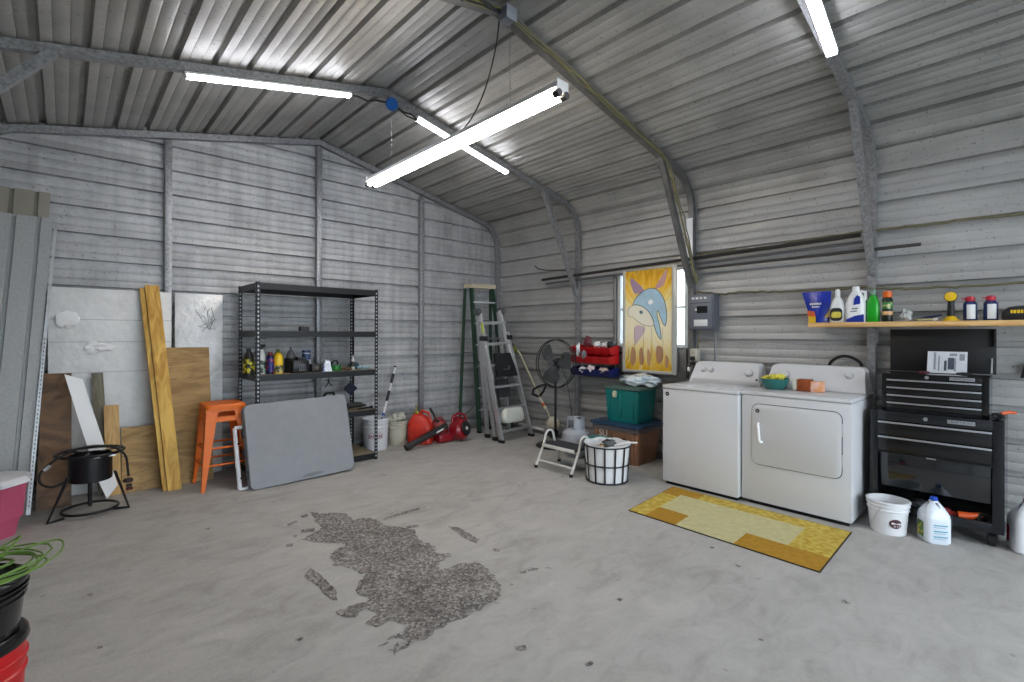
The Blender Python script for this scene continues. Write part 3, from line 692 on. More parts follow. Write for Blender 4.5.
# ---- small things on the rack
def bottle(name, label, cat, base, prof, m_, grp=None, cap=None, capm=None, lab=None, labm=None, sx=1., sy=1., trig=None, trigm=None, rz=0):
    """prof in metres from the base; cap/lab are profiles; a dict of parts"""
    t = T(name, label, cat, base, group=grp)
    obj('bottle_body', MB().lathe([(.001, 0)] + prof + [(.001, prof[-1][1])], 20, base, sx=sx, sy=sy), m_, t)
    if cap: obj('cap', MB().lathe([(.001, cap[0][1])] + cap + [(.001, cap[-1][1])], 16, base), capm, t)
    if lab: obj('front_label', MB().lathe([(lab[0]-.002, lab[1]), (lab[0], lab[1]+.001), (lab[2], lab[3]-.001), (lab[2]-.002, lab[3])], 20, base, cap=False, sx=sx, sy=sy), labm, t)
    if trig:
        z = trig; x, y, b = base; d = V((math.cos(rz), math.sin(rz), 0)); q = V((x, y, b+z))
        mb = MB(); mb.pipe([q, q + V((0, 0, .02)), q + V((0, 0, .035)) - d*.02], .011, 8); mb.pipe([q + V((0, 0, .034)) - d*.03, q + V((0, 0, .038)) + d*.045], .011, 8); mb.pipe([q + V((0, 0, .03)) + d*.03, q + V((0, 0, .0)) + d*.035, q + V((0, 0, -.02)) + d*.02], .005, 6)
        obj('spray_trigger', mb, trigm, t)
    return t
zs = SHZ[2] - .002; yr = 4.93
LYEL = mat('yellow_black_label', '#c9c02a', .5, col2='#15140c', vs=24, thr=.5)
LBLU = mat('blue_orange_label', '#15206a', .4, col2='#b8432a', vs=26, thr=.56)
LGRN = mat('green_white_label', '#2c3a2c', .4, col2='#9aa89a', vs=26, thr=.55)
G3 = 'bottles and cans on the rack'
bottle('spray_bottle', 'yellow and black jug with black cap, leftmost on the rack shelf', 'bottle', (1.265, yr+.05, zs), [(.045, 0), (.047, .12), (.044, .17), (.02, .215)], mat('black_bottle', '#191a15', .4), G3, [(.02, .215), (.02, .245)], BLACK, (.0485, .02, .0485, .15), LYEL)
bottle('spray_bottle', 'white spray bottle with black trigger behind the front rack leg', 'bottle', (1.385, yr+.09, zs), [(.045, 0), (.047, .14), (.03, .20), (.015, .235)], mat('white_bottle', '#cfd2d2', .35), G3, None, None, (.0485, .01, .0485, .13), LGRN, trig=.235, trigm=BLACK, rz=PI)
bottle('spray_can', 'slim dark blue spray can with red top on the rack shelf', 'can', (1.445, yr+.03, zs), [(.032, 0), (.033, .01), (.033, .165), (.02, .18)], mat('dark_blue_can', '#14183c', .3, .3), G3, [(.02, .18), (.02, .205)], mat('dark_red_cap', '#7a1c22', .5), (.0345, .02, .0345, .155), LBLU)
bottle('oil_bottle', 'yellow bottle with round shoulders next to the dark blue can', 'bottle', (1.522, yr+.05, zs), [(.042, 0), (.043, .09), (.045, .14), (.04, .175), (.016, .20)], YEL, G3, [(.016, .20), (.013, .235)], mat('olive_cap', '#5b6427', .5), (.0435, .01, .0445, .08), mat('bottle_label_dark', '#3c3828', .5, col2='#b9b27c', vs=22, thr=.5))
bottle('dark_jug', 'dark jug with grey pointed funnel top on the rack shelf', 'jug', (1.665, yr+.13, zs), [(.055, 0), (.058, .08), (.058, .13), (.05, .14)], mat('dark_grey_jug', '#1b1b1d', .5), G3, [(.045, .141), (.04, .17), (.022, .21), (.008, .225), (.008, .25)], mat('grey_funnel', '#55585e', .5))
t = T('battery_charger', 'black box charger with grey sockets in the middle of the rack shelf', 'charger', (1.87, 4.95, zs))
obj('case', MB().box(1.63, 1.79, 4.890, 4.99, zs+.001, zs+.125, .012), BLKM, t)
obj('top_box', MB().box(1.68, 1.76, 4.90, 4.98, zs+.126, zs+.155, .008), BLACK, t)
obj('socket_panel', MB().box(1.69, 1.75, 4.886, 4.89, zs+.02, zs+.085, .001), mat('mid_grey', '#60646a', .5), t)
for k in range(3): obj('slot', MB().box(1.698+k*.018, 1.706+k*.018, 4.8845, 4.886, zs+.028, zs+.077), DARK, t)
bottle('paint_can', 'blue and white can behind the black charger', 'can', (1.82, 5.07, zs), [(.04, 0), (.04, .19)], mat('white_blue_can', '#c4ccd6', .4), G3, [(.041, .19), (.041, .215)], mat('blue_band', '#23406c', .4), (.0412, .12, .0412, .18), mat('blue_band', '#23406c', .4))
obj_b = T('tool_box_small', 'small black case right of the charger on the rack', 'case', (2.0, 4.95, zs))
obj('case', MB().box(1.815, 1.915, 4.90, 5.0, zs+.001, zs+.08, .01), BLACK, obj_b); obj('latch', MB().box(1.85, 1.88, 4.894, 4.90, zs+.03, zs+.055, .003), mat('brown_latch', '#6a5a4c', .5), obj_b)
mb = MB(); mb.slab([(1.925, 4.90, zs+.001), (2.02, 4.90, zs+.001), (2.005, 4.93, zs+.105), (1.965, 4.93, zs+.12)], .03, (0, 1, 0)); one('cloth_packet', mb, mat('white_blue_packet', '#d4dce6', .5, col2='#3b54a0', vs=14, thr=.56), 'white and blue packet propped on the rack shelf', 'packet', (2.11, 4.92, zs), smooth=20)
t = T('tape_roll', 'green tape roll lying beside the white packet on the rack', 'tape', (2.21, 4.95, zs)); obj('roll', MB().lathe([(.022, 0), (.048, 0), (.05, .005), (.05, .052), (.048, .058), (.022, .058)], 24, (2.08, 4.95, zs+.001), cap=False), mat('green_tape', '#1f6a2c', .4), t)
t = T('hose_clamp', 'black ring lying on top of the tape rolls on the rack', 'ring', (2.22, 4.99, zs+.07)); obj('ring', MB().ring((2.10, 5.03, zs+.072), .032, .008, (0, 1, .3), 20, 6), BLACK, t)
bottle('glue_bottle', 'small white glue bottle with pointed tip on the rack', 'bottle', (2.30, 5.03, zs), [(.018, 0), (.02, .01), (.02, .10), (.012, .12)], WPLAS, G3, [(.010, .12), (.004, .155)], WPLAS, (.0212, .03, .0212, .085), mat('dark_label', '#3a3634', .5))
mb = MB(); mb.blob((2.20, 4.96, zs+.017), .04, (1.3, .8, .4), .3, 5); one('gauge_tool', mb, mat('tan_dark', '#5a4634', .6), 'brown handled tool lying behind the green tape on the rack', 'tool', (2.31, 4.96, zs))
mb = MB(); mb.blob((2.385, 4.94, zs+.022), .045, (1.2, .8, .45), .4, 15); one('plastic_wrap', mb, mat('pale_teal_wrap', '#8aa6ae', .3), 'crumpled pale teal wrap near the right end of the rack shelf', 'wrap', (2.40, 4.93, zs))
mb = MB(); mb.blob((2.36, 5.14, zs+.03), .05, (1.2, .8, .55), .4, 25); one('rag', mb, mat('dark_teal_rag', '#2f5868', .7), 'dark teal rag bunched at the back of the rack shelf', 'rag', (2.30, 5.14, zs))
t = T('switch_box', 'small dark box sitting alone on the second shelf from the top', 'box', (1.74, 4.90, SHZ[3]))
obj('case', MB().box(1.70, 1.785, 4.885, 4.95, SHZ[3]-.001, SHZ[3]+.042, .005), mat('box_dark_grey', '#26282c', .6), t); obj('lid', MB().box(1.71, 1.74, 4.9, 4.94, SHZ[3]+.042, SHZ[3]+.05, .002), mat('mid_grey', '#60646a', .5), t)
# lower shelf: dark tools at its right end
zl = SHZ[1] - .002
t = T('power_drill', 'black cordless drill lying on the lower shelf at right', 'drill', (2.33, 4.98, zl))
mb = MB(); mb.pipe([(2.20, 4.95, zl+.05), (2.30, 4.95, zl+.055), (2.36, 4.95, zl+.05)], .030, 10, .026); mb.pipe([(2.36, 4.95, zl+.05), (2.41, 4.94, zl+.045)], .018, 8, .008); obj('body', mb, BLACK, t)
mb = MB(); mb.pipe([(2.26, 4.96, zl+.04), (2.23, 5.03, zl+.03), (2.20, 5.09, zl+.03)], .02, 8); obj('grip', mb, BLACK, t)
obj('battery', MB().box(2.15, 2.23, 5.08, 5.14, zl+.001, zl+.06, .008), mat('box_dark_grey', '#26282c', .6), t)
t = T('saw', 'dark circular saw body behind the folded table on the lower shelf', 'saw', (2.08, 5.08, zl))
obj('body', MB().blob((2.05, 5.10, zl+.075), .08, (1.1, .8, .85), .2, 3), BLACK, t); obj('handle', MB().pipe([(1.99, 5.08, zl+.13), (2.02, 5.06, zl+.19), (2.10, 5.06, zl+.19), (2.13, 5.08, zl+.12)], .014, 8), BLACK, t)
t = T('wrench', 'dark wrench lying at the front right end of the lower shelf', 'wrench', (2.42, 4.90, zl)); mb = MB(); mb.pipe([(2.30, 4.885, zl+.016), (2.44, 4.905, zl+.022)], .010, 6); obj('handle', mb, BLKM, t); obj('head', MB().blob((2.455, 4.91, zl+.022), .02, (1, 1, .8), .2, 1), BLKM, t)
# bag hanging from the shelf
t = T('hanging_pouch', 'dark blue diamond-shaped pouch hanging under the middle shelf at right', 'pouch', (2.33, 4.95, .80))
mb = MB(); mb.slab([(2.40, 5.30, .66), (2.48, 5.30, .735), (2.40, 5.30, .81), (2.32, 5.30, .735)], .02, (0, 1, 0)); obj('pouch', mb, mat('dark_navy_cloth', '#1c2438', .7), t)
mb = MB(); mb.pipe([(2.40, 5.31, .81), (2.405, 5.31, .905)], .004, 5); obj('strap', mb, BLACK, t)
t = T('hanging_pliers', 'dark pliers hanging under the middle shelf', 'pliers', (2.10, 5.20, .84))
mb = MB(); mb.pipe([(2.07, 5.2, .78), (2.10, 5.2, .83), (2.11, 5.2, .88), (2.11, 5.2, .908)], .006, 6); mb.pipe([(2.14, 5.2, .79), (2.11, 5.2, .83), (2.09, 5.2, .86)], .006, 6); obj('handle', mb, BLACK, t)

# ---- buckets, mop and fuel cans
t = bucket('bucket', 'white bucket with red script standing behind the rack leg', 'bucket', (2.715, 5.32, 0), .132, .150, .365, mat('white_bucket', '#cdd0d4', .4, var=.04), handle=(.7, 1.1, SILV))
REDINK = mat('red_ink', '#8e1238', .6)
def script(name, c, u, v, n, w, h, m_, parent, seed, loops=7, r=.003, label=None):
    rnd = random.Random(seed); P = []; c, u, v, n = V(c), V(u), V(v), V(n)
    for k in range(loops*8+1):
        q = k/(loops*8); a = q*loops*2*PI
        amp = h*(.5 + .5*abs(math.sin(q*9+seed)))
        P.append(c + u*((q-.5)*w + .3*w/loops*math.sin(a)) + v*amp*.5*math.cos(a) + n*(.0))
    mb = MB(); mb.pipe(P, r, 5); return obj(name, mb, m_, parent, label)
dC = (V((0, 0, 0)) - V((2.715, 5.32, 0))).normalized(); uC = V((-dC.y, dC.x, 0))
if uC.x < 0: uC = -uC
def on_cyl(c, R, d, u, w, pts):   # wrap (a, z) onto a round side facing d
    o = []
    for a, z in pts:
        th = a/R; o.append(V(c) + d*math.cos(th)*R + u*math.sin(th)*R + V((0, 0, z)))
    return o
P = []
for k in range(57):
    q = k/56; a = q*7*2*PI; amp = .020*(.45 + .55*abs(math.sin(q*7.3+1.2))); P.append(((q-.5)*.17 + .010*math.sin(a), .17 + amp*math.cos(a)))
mb = MB(); mb.pipe(on_cyl((2.715, 5.32, 0), .1450, dC, uC, 0, P), .0026, 5); mb.pipe(on_cyl((2.715, 5.32, 0), .1445, dC, uC, 0, [((k/12-.5)*.17, .148 - .004*math.sin(k*.26)) for k in range(13)]), .0022, 5); mb.pipe(on_cyl((2.715, 5.32, 0), .1455, dC, uC, 0, [((k/12-.5)*.15, .205 + .006*math.sin(k*.26)) for k in range(13)]), .0018, 5)
obj('script_logo', mb, REDINK, t, 'dark red script logo')
t = T('extension_pole', 'black and white banded pole leaning from the white bucket to the wall', 'pole', (2.79, 5.36, .03))
p0, p1 = V((2.735, 5.36, .02)), V((3.07, 5.49, .95)); d = p1-p0
segs = [(.0, .34, .011, BLUE, 'blue lower end'), (.34, .40, .013, BLUE, 'blue collar'), (.40, .55, .010, WPLAS, None), (.55, .68, .013, BLACK, 'black grip'), (.68, .78, .010, WPLAS, None), (.78, .90, .013, BLACK, 'black grip'), (.90, .985, .010, WPLAS, None), (.985, 1., .014, BLACK, 'black tip')]
for a, b, r_, m_, lb in segs: obj('pole_section', MB().tube(p0+d*a, p0+d*b, r_*1.35, seg=10), m_, t, lb)
t = bucket('bucket', 'cream bucket full of pale rags between white bucket and fuel can', 'bucket', (3.03, 5.38, 0), .10, .122, .29, CREAM, rim=True)
for i, (x, y, z, s_) in enumerate(((2.99, 5.36, .305, .055), (3.05, 5.36, .32, .05), (3.09, 5.40, .30, .045), (3.02, 5.43, .31, .05))):
    one('rag', MB().blob((x, y, z+.01), s_, (1.1, .8, .75), .45, i+31), mat('pale_rag', '#bdbcae', .8, var=.1), ['greyish rag on the left side of the cream bucket', 'crumpled pale rag in the middle of the cream bucket', 'small pale rag at the right side of the cream bucket', 'pale rag at the back of the cream bucket'][i], 'rag', (x, y, z-.03), 'rags stuffed in the cream bucket')
one('rag', MB().pipe([(3.03, 5.34, .32), (3.08, 5.335, .365), (3.10, 5.34, .37)], .018, 8, .014), mat('pale_rag', '#bdbcae', .8), 'rolled pale rag sticking up out of the cream bucket', 'rag', (3.03, 5.34, .32), 'rags stuffed in the cream bucket')

t = T('fuel_can', 'large orange-red fuel can with ribbed sides, in front of the right wall post', 'fuel can', (3.31, 5.20, 0))
Rz = Matrix.Translation((3.275, 5.225, 0)) @ Matrix.Rotation(-.75, 4, 'Z')
rings = []
for z, w, dpt, ox in ((0, .29, .21, 0), (.01, .31, .23, 0), (.20, .31, .23, 0), (.27, .27, .20, -.01), (.33, .18, .15, -.02), (.36, .12, .11, -.03), (.365, .09, .08, -.03)):
    rings.append([(a+ox, b, z) for a, b in rrect(w, dpt, min(w, dpt)*.28, 4)])
obj('can_body', MB().loft(rings, M=Rz), ORED, t)
for x in (-.09, -.03, .03, .09): mb = MB(); mb.box(x-.008, x+.008, -.121, -.112, .03, .20, .003, M=Rz); obj('rib', mb, ORED, t)
mb = MB(); mb.pipe([Rz @ V(p) for p in ((-.03, 0, .35), (.02, 0, .40), (.10, 0, .37), (.13, 0, .26), (.13, 0, .18))], .016, 8); obj('handle', mb, ORED, t)
obj('filler_cap', MB().lathe([(.001, .36), (.03, .36), (.03, .39), (.001, .395)], 14, M=Rz @ Matrix.Translation((-.05, 0, 0))), mat('olive_yellow', '#9a8c2c', .5), t, 'dull yellow cap')
mb = MB(); mb.pipe([Rz @ V(p) for p in ((-.05, 0, .39), (-.055, 0, .43), (-.06, 0, .475))], .010, 8, .006); obj('vent_spout', mb, mat('olive_yellow', '#9a8c2c', .5), t, 'upright dull yellow spout')
mb = MB(); mb.pipe([Rz @ V(p) for p in ((.10, .08, .42), (.155, .06, .34), (.19, .03, .25))], .015, 8, .011); obj('pour_spout', mb, BLACK, t, 'black pouring spout')
t = T('fuel_can', 'smaller dark red fuel can behind the leaf blower tube', 'fuel can', (3.56, 5.22, 0))
Rz = Matrix.Translation((3.55, 5.23, 0)) @ Matrix.Rotation(-.6, 4, 'Z'); rings = []
for z, w, dpt in ((0, .22, .16), (.01, .24, .17), (.16, .24, .17), (.22, .19, .14), (.25, .09, .08)): rings.append([(a, b, z) for a, b in rrect(w, dpt, dpt*.3, 4)])
obj('can_body', MB().loft(rings, M=Rz), mat('dark_red_can', '#8e1416', .4), t)
mb = MB(); mb.pipe([Rz @ V(p) for p in ((-.08, 0, .20), (-.05, 0, .27), (.03, 0, .28), (.09, 0, .20))], .013, 8); obj('handle', mb, mat('dark_red_can', '#8e1416', .4), t)
obj('filler_cap', MB().lathe([(.001, .24), (.028, .24), (.028, .27), (.001, .275)], 14, M=Rz @ Matrix.Translation((-.02, -.04, -.02))), BLACK, t)

# ---- leaf blower lying on the floor
t = T('leaf_blower', 'red leaf blower with long black tube lying by the fuel cans', 'leaf blower', (3.66, 4.98, 0))
mb = MB(); mb.pipe([(2.915, 4.965, .036), (2.99, 4.97, .060)], .042, 14, .040); mb.pipe([(2.99, 4.97, .060), (3.50, 5.0, .215)], .036, 14, .046); obj('blower_tube', mb, mat('tube_black', '#1f1d1d', .45), t)
mb = MB(); mb.pipe([(2.912, 4.965, .035), (2.918, 4.965, .037)], .036, 14); obj('tube_mouth', mb, DARK, t)
a, b = V((2.99, 4.97, .060)), V((3.50, 5.0, .215)); dn = (b-a).normalized(); un = dn.cross(V((0, -1, 0))).normalized()
q0, q1 = a.lerp(b, .66) + V((0, -.0425, .0)), a.lerp(b, .86) + V((0, -.0445, .0)); mb = MB(); mb.slab([q0 - un*.009, q1 - un*.009, q1 + un*.009, q0 + un*.009], .003, (0, -1, 0)); obj('tube_label', mb, mat('label_white', '#d8dad8', .5), t, 'white lettering strip')
mb = MB(); mb.lathe([(.001, -.085), (.10, -.085), (.125, -.06), (.135, 0), (.125, .06), (.09, .085), (.001, .085)], 24, M=Matrix.Translation((3.70, 5.0, .142)) @ Matrix.Rotation(PI/2-.25, 4, 'X') @ Matrix.Rotation(.3, 4, 'Y')); obj('fan_housing', mb, DRED, t)
mb = MB(); mb.lathe([(.001, .087), (.085, .087), (.09, .095), (.085, .105), (.001, .105)], 24, M=Matrix.Translation((3.715, 4.995, .145)) @ Matrix.Rotation(PI/2-.25, 4, 'X') @ Matrix.Rotation(.3, 4, 'Y')); obj('intake_grille', mb, BLACK, t, 'round black grille')
mb = MB(); mb.lathe([(.001, .105), (.022, .105), (.018, .115), (.001, .116)], 14, M=Matrix.Translation((3.715, 4.995, .145)) @ Matrix.Rotation(PI/2-.25, 4, 'X') @ Matrix.Rotation(.3, 4, 'Y')); obj('hub', mb, mat('hub_cream', '#d6cfc0', .5), t, 'pale centre hub')
mb = MB(); mb.pipe([(3.60, 5.02, .24), (3.62, 5.02, .32), (3.70, 5.02, .345), (3.80, 5.03, .32), (3.84, 5.03, .24), (3.83, 5.03, .17)], .017, 10); obj('handle', mb, DRED, t)
mb = MB(); mb.pipe([(3.64, 5.05, .26), (3.70, 5.05, .285), (3.78, 5.05, .27)], .03, 10, .02); obj('engine_cover', mb, DRED, t)
mb = MB(); mb.box(3.40, 3.62, 4.99, 5.10, .012, .11, .02); obj('fuel_tank', mb, DRED, t)

# ================================================================== the far right corner
t = T('step_ladder', 'tall green fibreglass stepladder standing in the back corner', 'ladder', (4.35, 5.25, 0))
def bar(a, b, w, d_, m_, name, parent, wd=(1, 0, 0)):
    a, b = V(a), V(b); t_ = (b-a).normalized(); x = V(wd); x = (x - t_*x.dot(t_)).normalized(); y = t_.cross(x)
    c = lambda p: [p + x*w/2 + y*d_/2, p - x*w/2 + y*d_/2, p - x*w/2 - y*d_/2, p + x*w/2 - y*d_/2]
    mb = MB(); mb.loft([c(a), c(b)]); return obj(name, mb, m_, parent, smooth=20)
FLb, FLt, FRb, FRt = V((4.195, 5.20, .02)), V((4.175, 5.36, 2.0)), V((4.66, 5.06, .02)), V((4.50, 5.30, 2.0))
RLb, RLt, RRb, RRt = V((4.035, 5.44, .02)), V((4.11, 5.42, 1.99)), V((4.50, 5.33, .02)), V((4.52, 5.36, 1.99))
for a, b in ((FLb, FLt), (FRb, FRt)): bar(a, b, .028, .07, DGREEN, 'rail', t)
for a, b in ((RLb, RLt), (RRb, RRt)): bar(a, b, .024, .04, DGREEN, 'rear_rail', t)
mb = MB(); mb.slab([(4.11, 5.45, 2.0), (4.15, 5.33, 2.0), (4.53, 5.25, 2.0), (4.53, 5.41, 2.0)], .055, (0, 0, 1)); obj('top_cap', mb, mat('cream_cap', '#b3a78e', .5), t, 'cream top cap', smooth=20)
for k in range(1, 7):
    z = k*.30; a, b = FLb.lerp(FLt, z/2), FRb.lerp(FRt, z/2); bar(a, b, .075, .02, ALU, 'step', t, (0, 1, 0))
for k in (1, 3, 5):
    z = k*.30+.05; a, b = RLb.lerp(RLt, z/2), RRb.lerp(RRt, z/2); bar(a, b, .02, .03, mat('dull_alu', '#6d7072', .45, .5), 'rear_brace', t, (0, 1, 0))
bar(RLb.lerp(RLt, .06), RRb.lerp(RRt, .30), .02, .012, mat('dull_alu', '#6d7072', .45, .5), 'diagonal_brace', t)
bar(FLb.lerp(FLt, .55), RLb.lerp(RLt, .55), .012, .018, mat('dull_alu', '#6d7072', .45, .5), 'spreader', t)
for p in (FLb, FRb, RLb, RRb): mb = MB(); mb.box(p.x-.025, p.x+.025, p.y-.03, p.y+.03, 0, .03, .005); obj('rubber_foot', mb, RUBBER, t)

t = T('folding_ladder', 'silver aluminium folding ladder with splayed feet in front of the green ladder', 'ladder', (4.28, 4.75, 0))
A0, A1, B0, B1 = V((4.02, 4.545, .03)), V((4.00, 4.99, 1.66)), V((4.585, 4.59, .03)), V((4.42, 5.00, 1.68))
for a, b in ((A0, A1), (B0, B1)):
    bar(a, a.lerp(b, .82), .030, .062, ALU, 'outer_rail', t)
    o = V((.03 if a is A0 else -.03, .012, 0)); bar(a.lerp(b, .45)+o, b+o, .022, .048, mat('bright_alu', '#d4d6d7', .35, .4), 'inner_rail', t)
    q = a.lerp(b, .78); mb = MB(); mb.box(q.x-.035, q.x+.035, q.y-.055, q.y+.04, q.z-.03, q.z+.03, .006); obj('lock_bracket', mb, BLACK, t)
    mb = MB(); mb.tube(b + V((-.03, .02, -.01)), b + V((.03, .02, -.01)), .05, seg=16); obj('hinge', mb, mat('hinge_grey', '#5d6062', .5, .3), t)
    mb = MB(); mb.box(a.x-.025, a.x+.025, a.y-.045, a.y+.04, 0, .035, .006); obj('rubber_foot', mb, RUBBER, t)
C0, C1, D0, D1 = V((4.09, 4.90, .03)), V((4.03, 5.035, 1.64)), V((4.55, 4.985, .03)), V((4.40, 5.045, 1.66))
E0, E1 = V((4.05, 4.70, .03)), V((4.015, 5.01, 1.50))
for a, b in ((C0, C1), (D0, D1), (E0, E1)):
    bar(a, b, .026, .055, ALU, 'back_rail', t); mb = MB(); mb.box(a.x-.024, a.x+.024, a.y-.035, a.y+.035, 0, .05, .006); obj('rubber_foot', mb, RUBBER, t)
for z in (.10, .38, .66, .94, 1.22, 1.50):
    a, b = A0.lerp(A1, z/1.66), B0.lerp(B1, z/1.66); bar(a, b, .055, .028, ALU, 'rung', t, (0, 1, 0))
for z in (.3, .62, .94, 1.25): a, b = C0.lerp(C1, z/1.6), D0.lerp(D1, z/1.6); bar(a, b, .03, .02, mat('dull_alu', '#6d7072', .45, .5), 'back_rung', t, (0, 1, 0))
q = A0.lerp(A1, .84); mb = MB(); mb.slab([q+V((-.017, -.037, -.09)), q+V((.013, -.037, -.09)), q+V((.013, -.0, .10)), q+V((-.017, -.0, .10))], .004, (0, -1, 0)); obj('warning_label', mb, mat('lime_label', '#a9b82e', .5), t, 'yellow-green label')
q = A0.lerp(A1, .70); mb = MB(); mb.slab([q+V((-.017, -.034, -.04)), q+V((.013, -.034, -.04)), q+V((.013, -.02, .04)), q+V((-.017, -.02, .04))], .004, (0, -1, 0)); obj('warning_label', mb, WPLAS, t, 'white label')
t = T('tool_tray', 'black plastic tool tray hanging on the silver ladder', 'tray', (4.28, 4.86, .82))
mb = MB(); mb.slab([(4.10, 4.735, .80), (4.46, 4.745, .80), (4.40, 4.835, 1.10), (4.12, 4.825, 1.10)], .035, (0, -1, .25)); obj('tray_body', mb, BLACK, t)
mb = MB(); mb.pipe([(4.20, 4.71, .90), (4.30, 4.71, .90), (4.30, 4.72, .95)], .010, 6); obj('latch', mb, mat('hinge_grey', '#5d6062', .5, .3), t)
mb = MB(); mb.slab([(4.18, 4.79, .52), (4.40, 4.80, .52), (4.38, 4.84, .76), (4.18, 4.83, .76)], .02, (0, -1, .25)); obj('lower_slab', mb, mat('tray_dark_grey', '#2b2c2e', .6), t)  # plain dark grey slab below the tray
mb = MB(); mb.loft([[(4.285+a*k_, 4.635+b*k_+.02*math.sin(q*9), .225+q) for a, b in rrect(.36, .13, .05)] for q, k_ in ((0, .9), (.02, 1.), (.07, 1.04), (.12, .99), (.16, .95), (.18, .8))]); one('white_sack', mb, mat('white_sack', '#c9cbc2', .6, col2='#b4c070', vs=7, thr=.66), 'white sack with yellow-green print lying on a low ladder rung', 'bag', (4.30, 4.66, .22))

t = T('string_trimmer', 'string trimmer leaning head-up beside the silver ladder', 'trimmer', (4.71, 4.28, 0))
obj('shaft', MB().pipe(sag([(4.56, 4.955, 1.19), (4.61, 4.94, 1.185), (4.66, 4.88, 1.08), (4.68, 4.78, .90), (4.69, 4.68, .74), (4.70, 4.55, .53), (4.71, 4.40, .32), (4.71, 4.32, .20)], 0, 1, 3), .0105, 8), mat('shaft_cream', '#c3be9f', .45), t)
q = Matrix.Translation((4.545, 4.955, 1.19)) @ Matrix.Rotation(1.1, 4, 'Y')
obj('trimmer_head', MB().lathe([(.001, -.03), (.045, -.03), (.05, 0), (.04, .03), (.001, .035)], 18, M=q), BLACK, t)
obj('spool', MB().blob((4.585, 4.93, 1.145), .055, (1, .8, 1.1), .15, 3), mat('olive_spool', '#6b7030', .5), t, 'olive green spool cover')
mb = MB(); mb.pipe([(4.70, 4.57, .52), (4.62, 4.60, .56), (4.58, 4.54, .63), (4.60, 4.44, .68), (4.69, 4.41, .70), (4.70, 4.47, .60), (4.70, 4.54, .53)], .015, 8); obj('handle', mb, BLACK, t)
obj('grip', MB().pipe([(4.70, 4.54, .50), (4.706, 4.44, .37)], .020, 8), mat('white_orange_grip', '#cfc6b4', .5), t)
obj('stripe', MB().pipe([(4.702, 4.49, .435), (4.704, 4.46, .40)], .0215, 8), mat('orange_stripe', '#c4693a', .5), t, 'orange stripe')
obj('engine', MB().blob((4.715, 4.31, .18), .085, (.8, 1.0, 1.1), .15, 6), mat('engine_cream', '#c9c5b2', .5), t, 'cream engine cover')
obj('tank', MB().blob((4.68, 4.29, .075), .07, (1., 1.1, .9), .12, 7), BLACK, t)
mb = MB(); mb.pipe([(4.76, 5.0, .085), (4.75, 4.75, .075), (4.74, 4.49, .07)], .020, 8); one('white_tube', mb, WPLAS, 'white plastic tube lying along the right wall behind the trimmer', 'tube', (4.75, 4.75, .06))

# ---- pedestal fan
t = T('pedestal_fan', 'black pedestal fan with a round wire cage near the corner', 'fan', (4.40, 3.985, 0))
obj('base_plate', MB().lathe([(.001, 0), (.235, 0), (.24, .008), (.23, .018), (.04, .03), (.03, .06), (.001, .06)], 36, (4.40, 3.985, 0)), BLKM, t)
obj('pole', MB().tube((4.40, 3.985, .05), (4.40, 3.985, .90), .0155), BLKM, t)
nf = V((-.998, -.07, .03)).normalized(); hc = V((4.37, 3.98, 1.005)); fa = V((0, 0, 1)); fb = nf.cross(fa).normalized(); fa = fb.cross(nf).normalized()
CG = mat('cage_black', '#1d1f21', .4, .4)
mb = MB(); mb.ring(hc, .288, .006, nf, 48); mb.ring(hc - nf*.045, .290, .008, nf, 48); obj('rim', mb, CG, t)
mb = MB()
for k in range(56):
    a = 2*PI*k/56; d = fa*math.cos(a) + fb*math.sin(a); mb.pipe([hc + nf*.062 + d*.04, hc + nf*.055 + d*.18, hc + nf*.03 + d*.27, hc + d*.292], .0016, 4)
mb.ring(hc + nf*.058, .14, .002, nf, 36, 5); mb.ring(hc + nf*.045, .22, .002, nf, 36, 5)
o = obj('front_grille', mb, mat('cage_grey', '#4c5052', .4, .5), t); 
mb = MB()
for k in range(40):
    a = 2*PI*k/40; d = fa*math.cos(a) + fb*math.sin(a); mb.pipe([hc - nf*.12 + d*.06, hc - nf*.11 + d*.18, hc - nf*.05 + d*.292], .0016, 4)
obj('rear_grille', mb, mat('cage_grey', '#4c5052', .4, .5), t)
obj('grille_badge', MB().lathe([(.001, 0), (.042, 0), (.038, .01), (.001, .012)], 20, M=Matrix.Translation(hc + nf*.062) @ nf.to_track_quat('Z', 'Y').to_matrix().to_4x4()), mat('badge_grey', '#55585a', .4, .4), t)
BLD = mat('fan_blade', '#4e5254', .35, .35)
for k in range(3):
    a0 = 2*PI*k/3 + .6; mb = MB(); rr = []
    for i in range(7):
        r_ = .045 + .205*i/6; w_ = .50 + .75*math.sin(PI*(i+1)/8); row = []
        for j in range(5):
            a = a0 + w_*(j/4-.35); d = fa*math.cos(a) + fb*math.sin(a); row.append(hc + d*r_ + nf*(.012 - .045*(j/4)))
        rr.append(row)
    bk = [[p - nf*.004 for p in row] for row in rr]
    for i in range(6):
        mb.loft([rr[i] + bk[i][::-1], rr[i+1] + bk[i+1][::-1]])
    obj('blade', mb, BLD, t)
obj('motor', MB().lathe([(.001, -.19), (.05, -.185), (.068, -.15), (.068, -.06), (.045, -.03), (.045, .02), (.001, .025)], 20, M=Matrix.Translation(hc) @ nf.to_track_quat('Z', 'Y').to_matrix().to_4x4()), BLKM, t)
obj('neck', MB().pipe([(4.40, 3.985, .88), (4.45, 3.99, .93), (4.47, 3.99, .99)], .02, 8), BLKM, t)
obj('power_cord', MB().pipe(sag([(4.50, 3.99, .96), (4.60, 3.98, .80), (4.68, 3.97, .40), (4.70, 3.99, .06), (4.64, 4.00, .012), (4.60, 4.0, .012)], 0, 1, 4), .004, 6), BLACK, t)

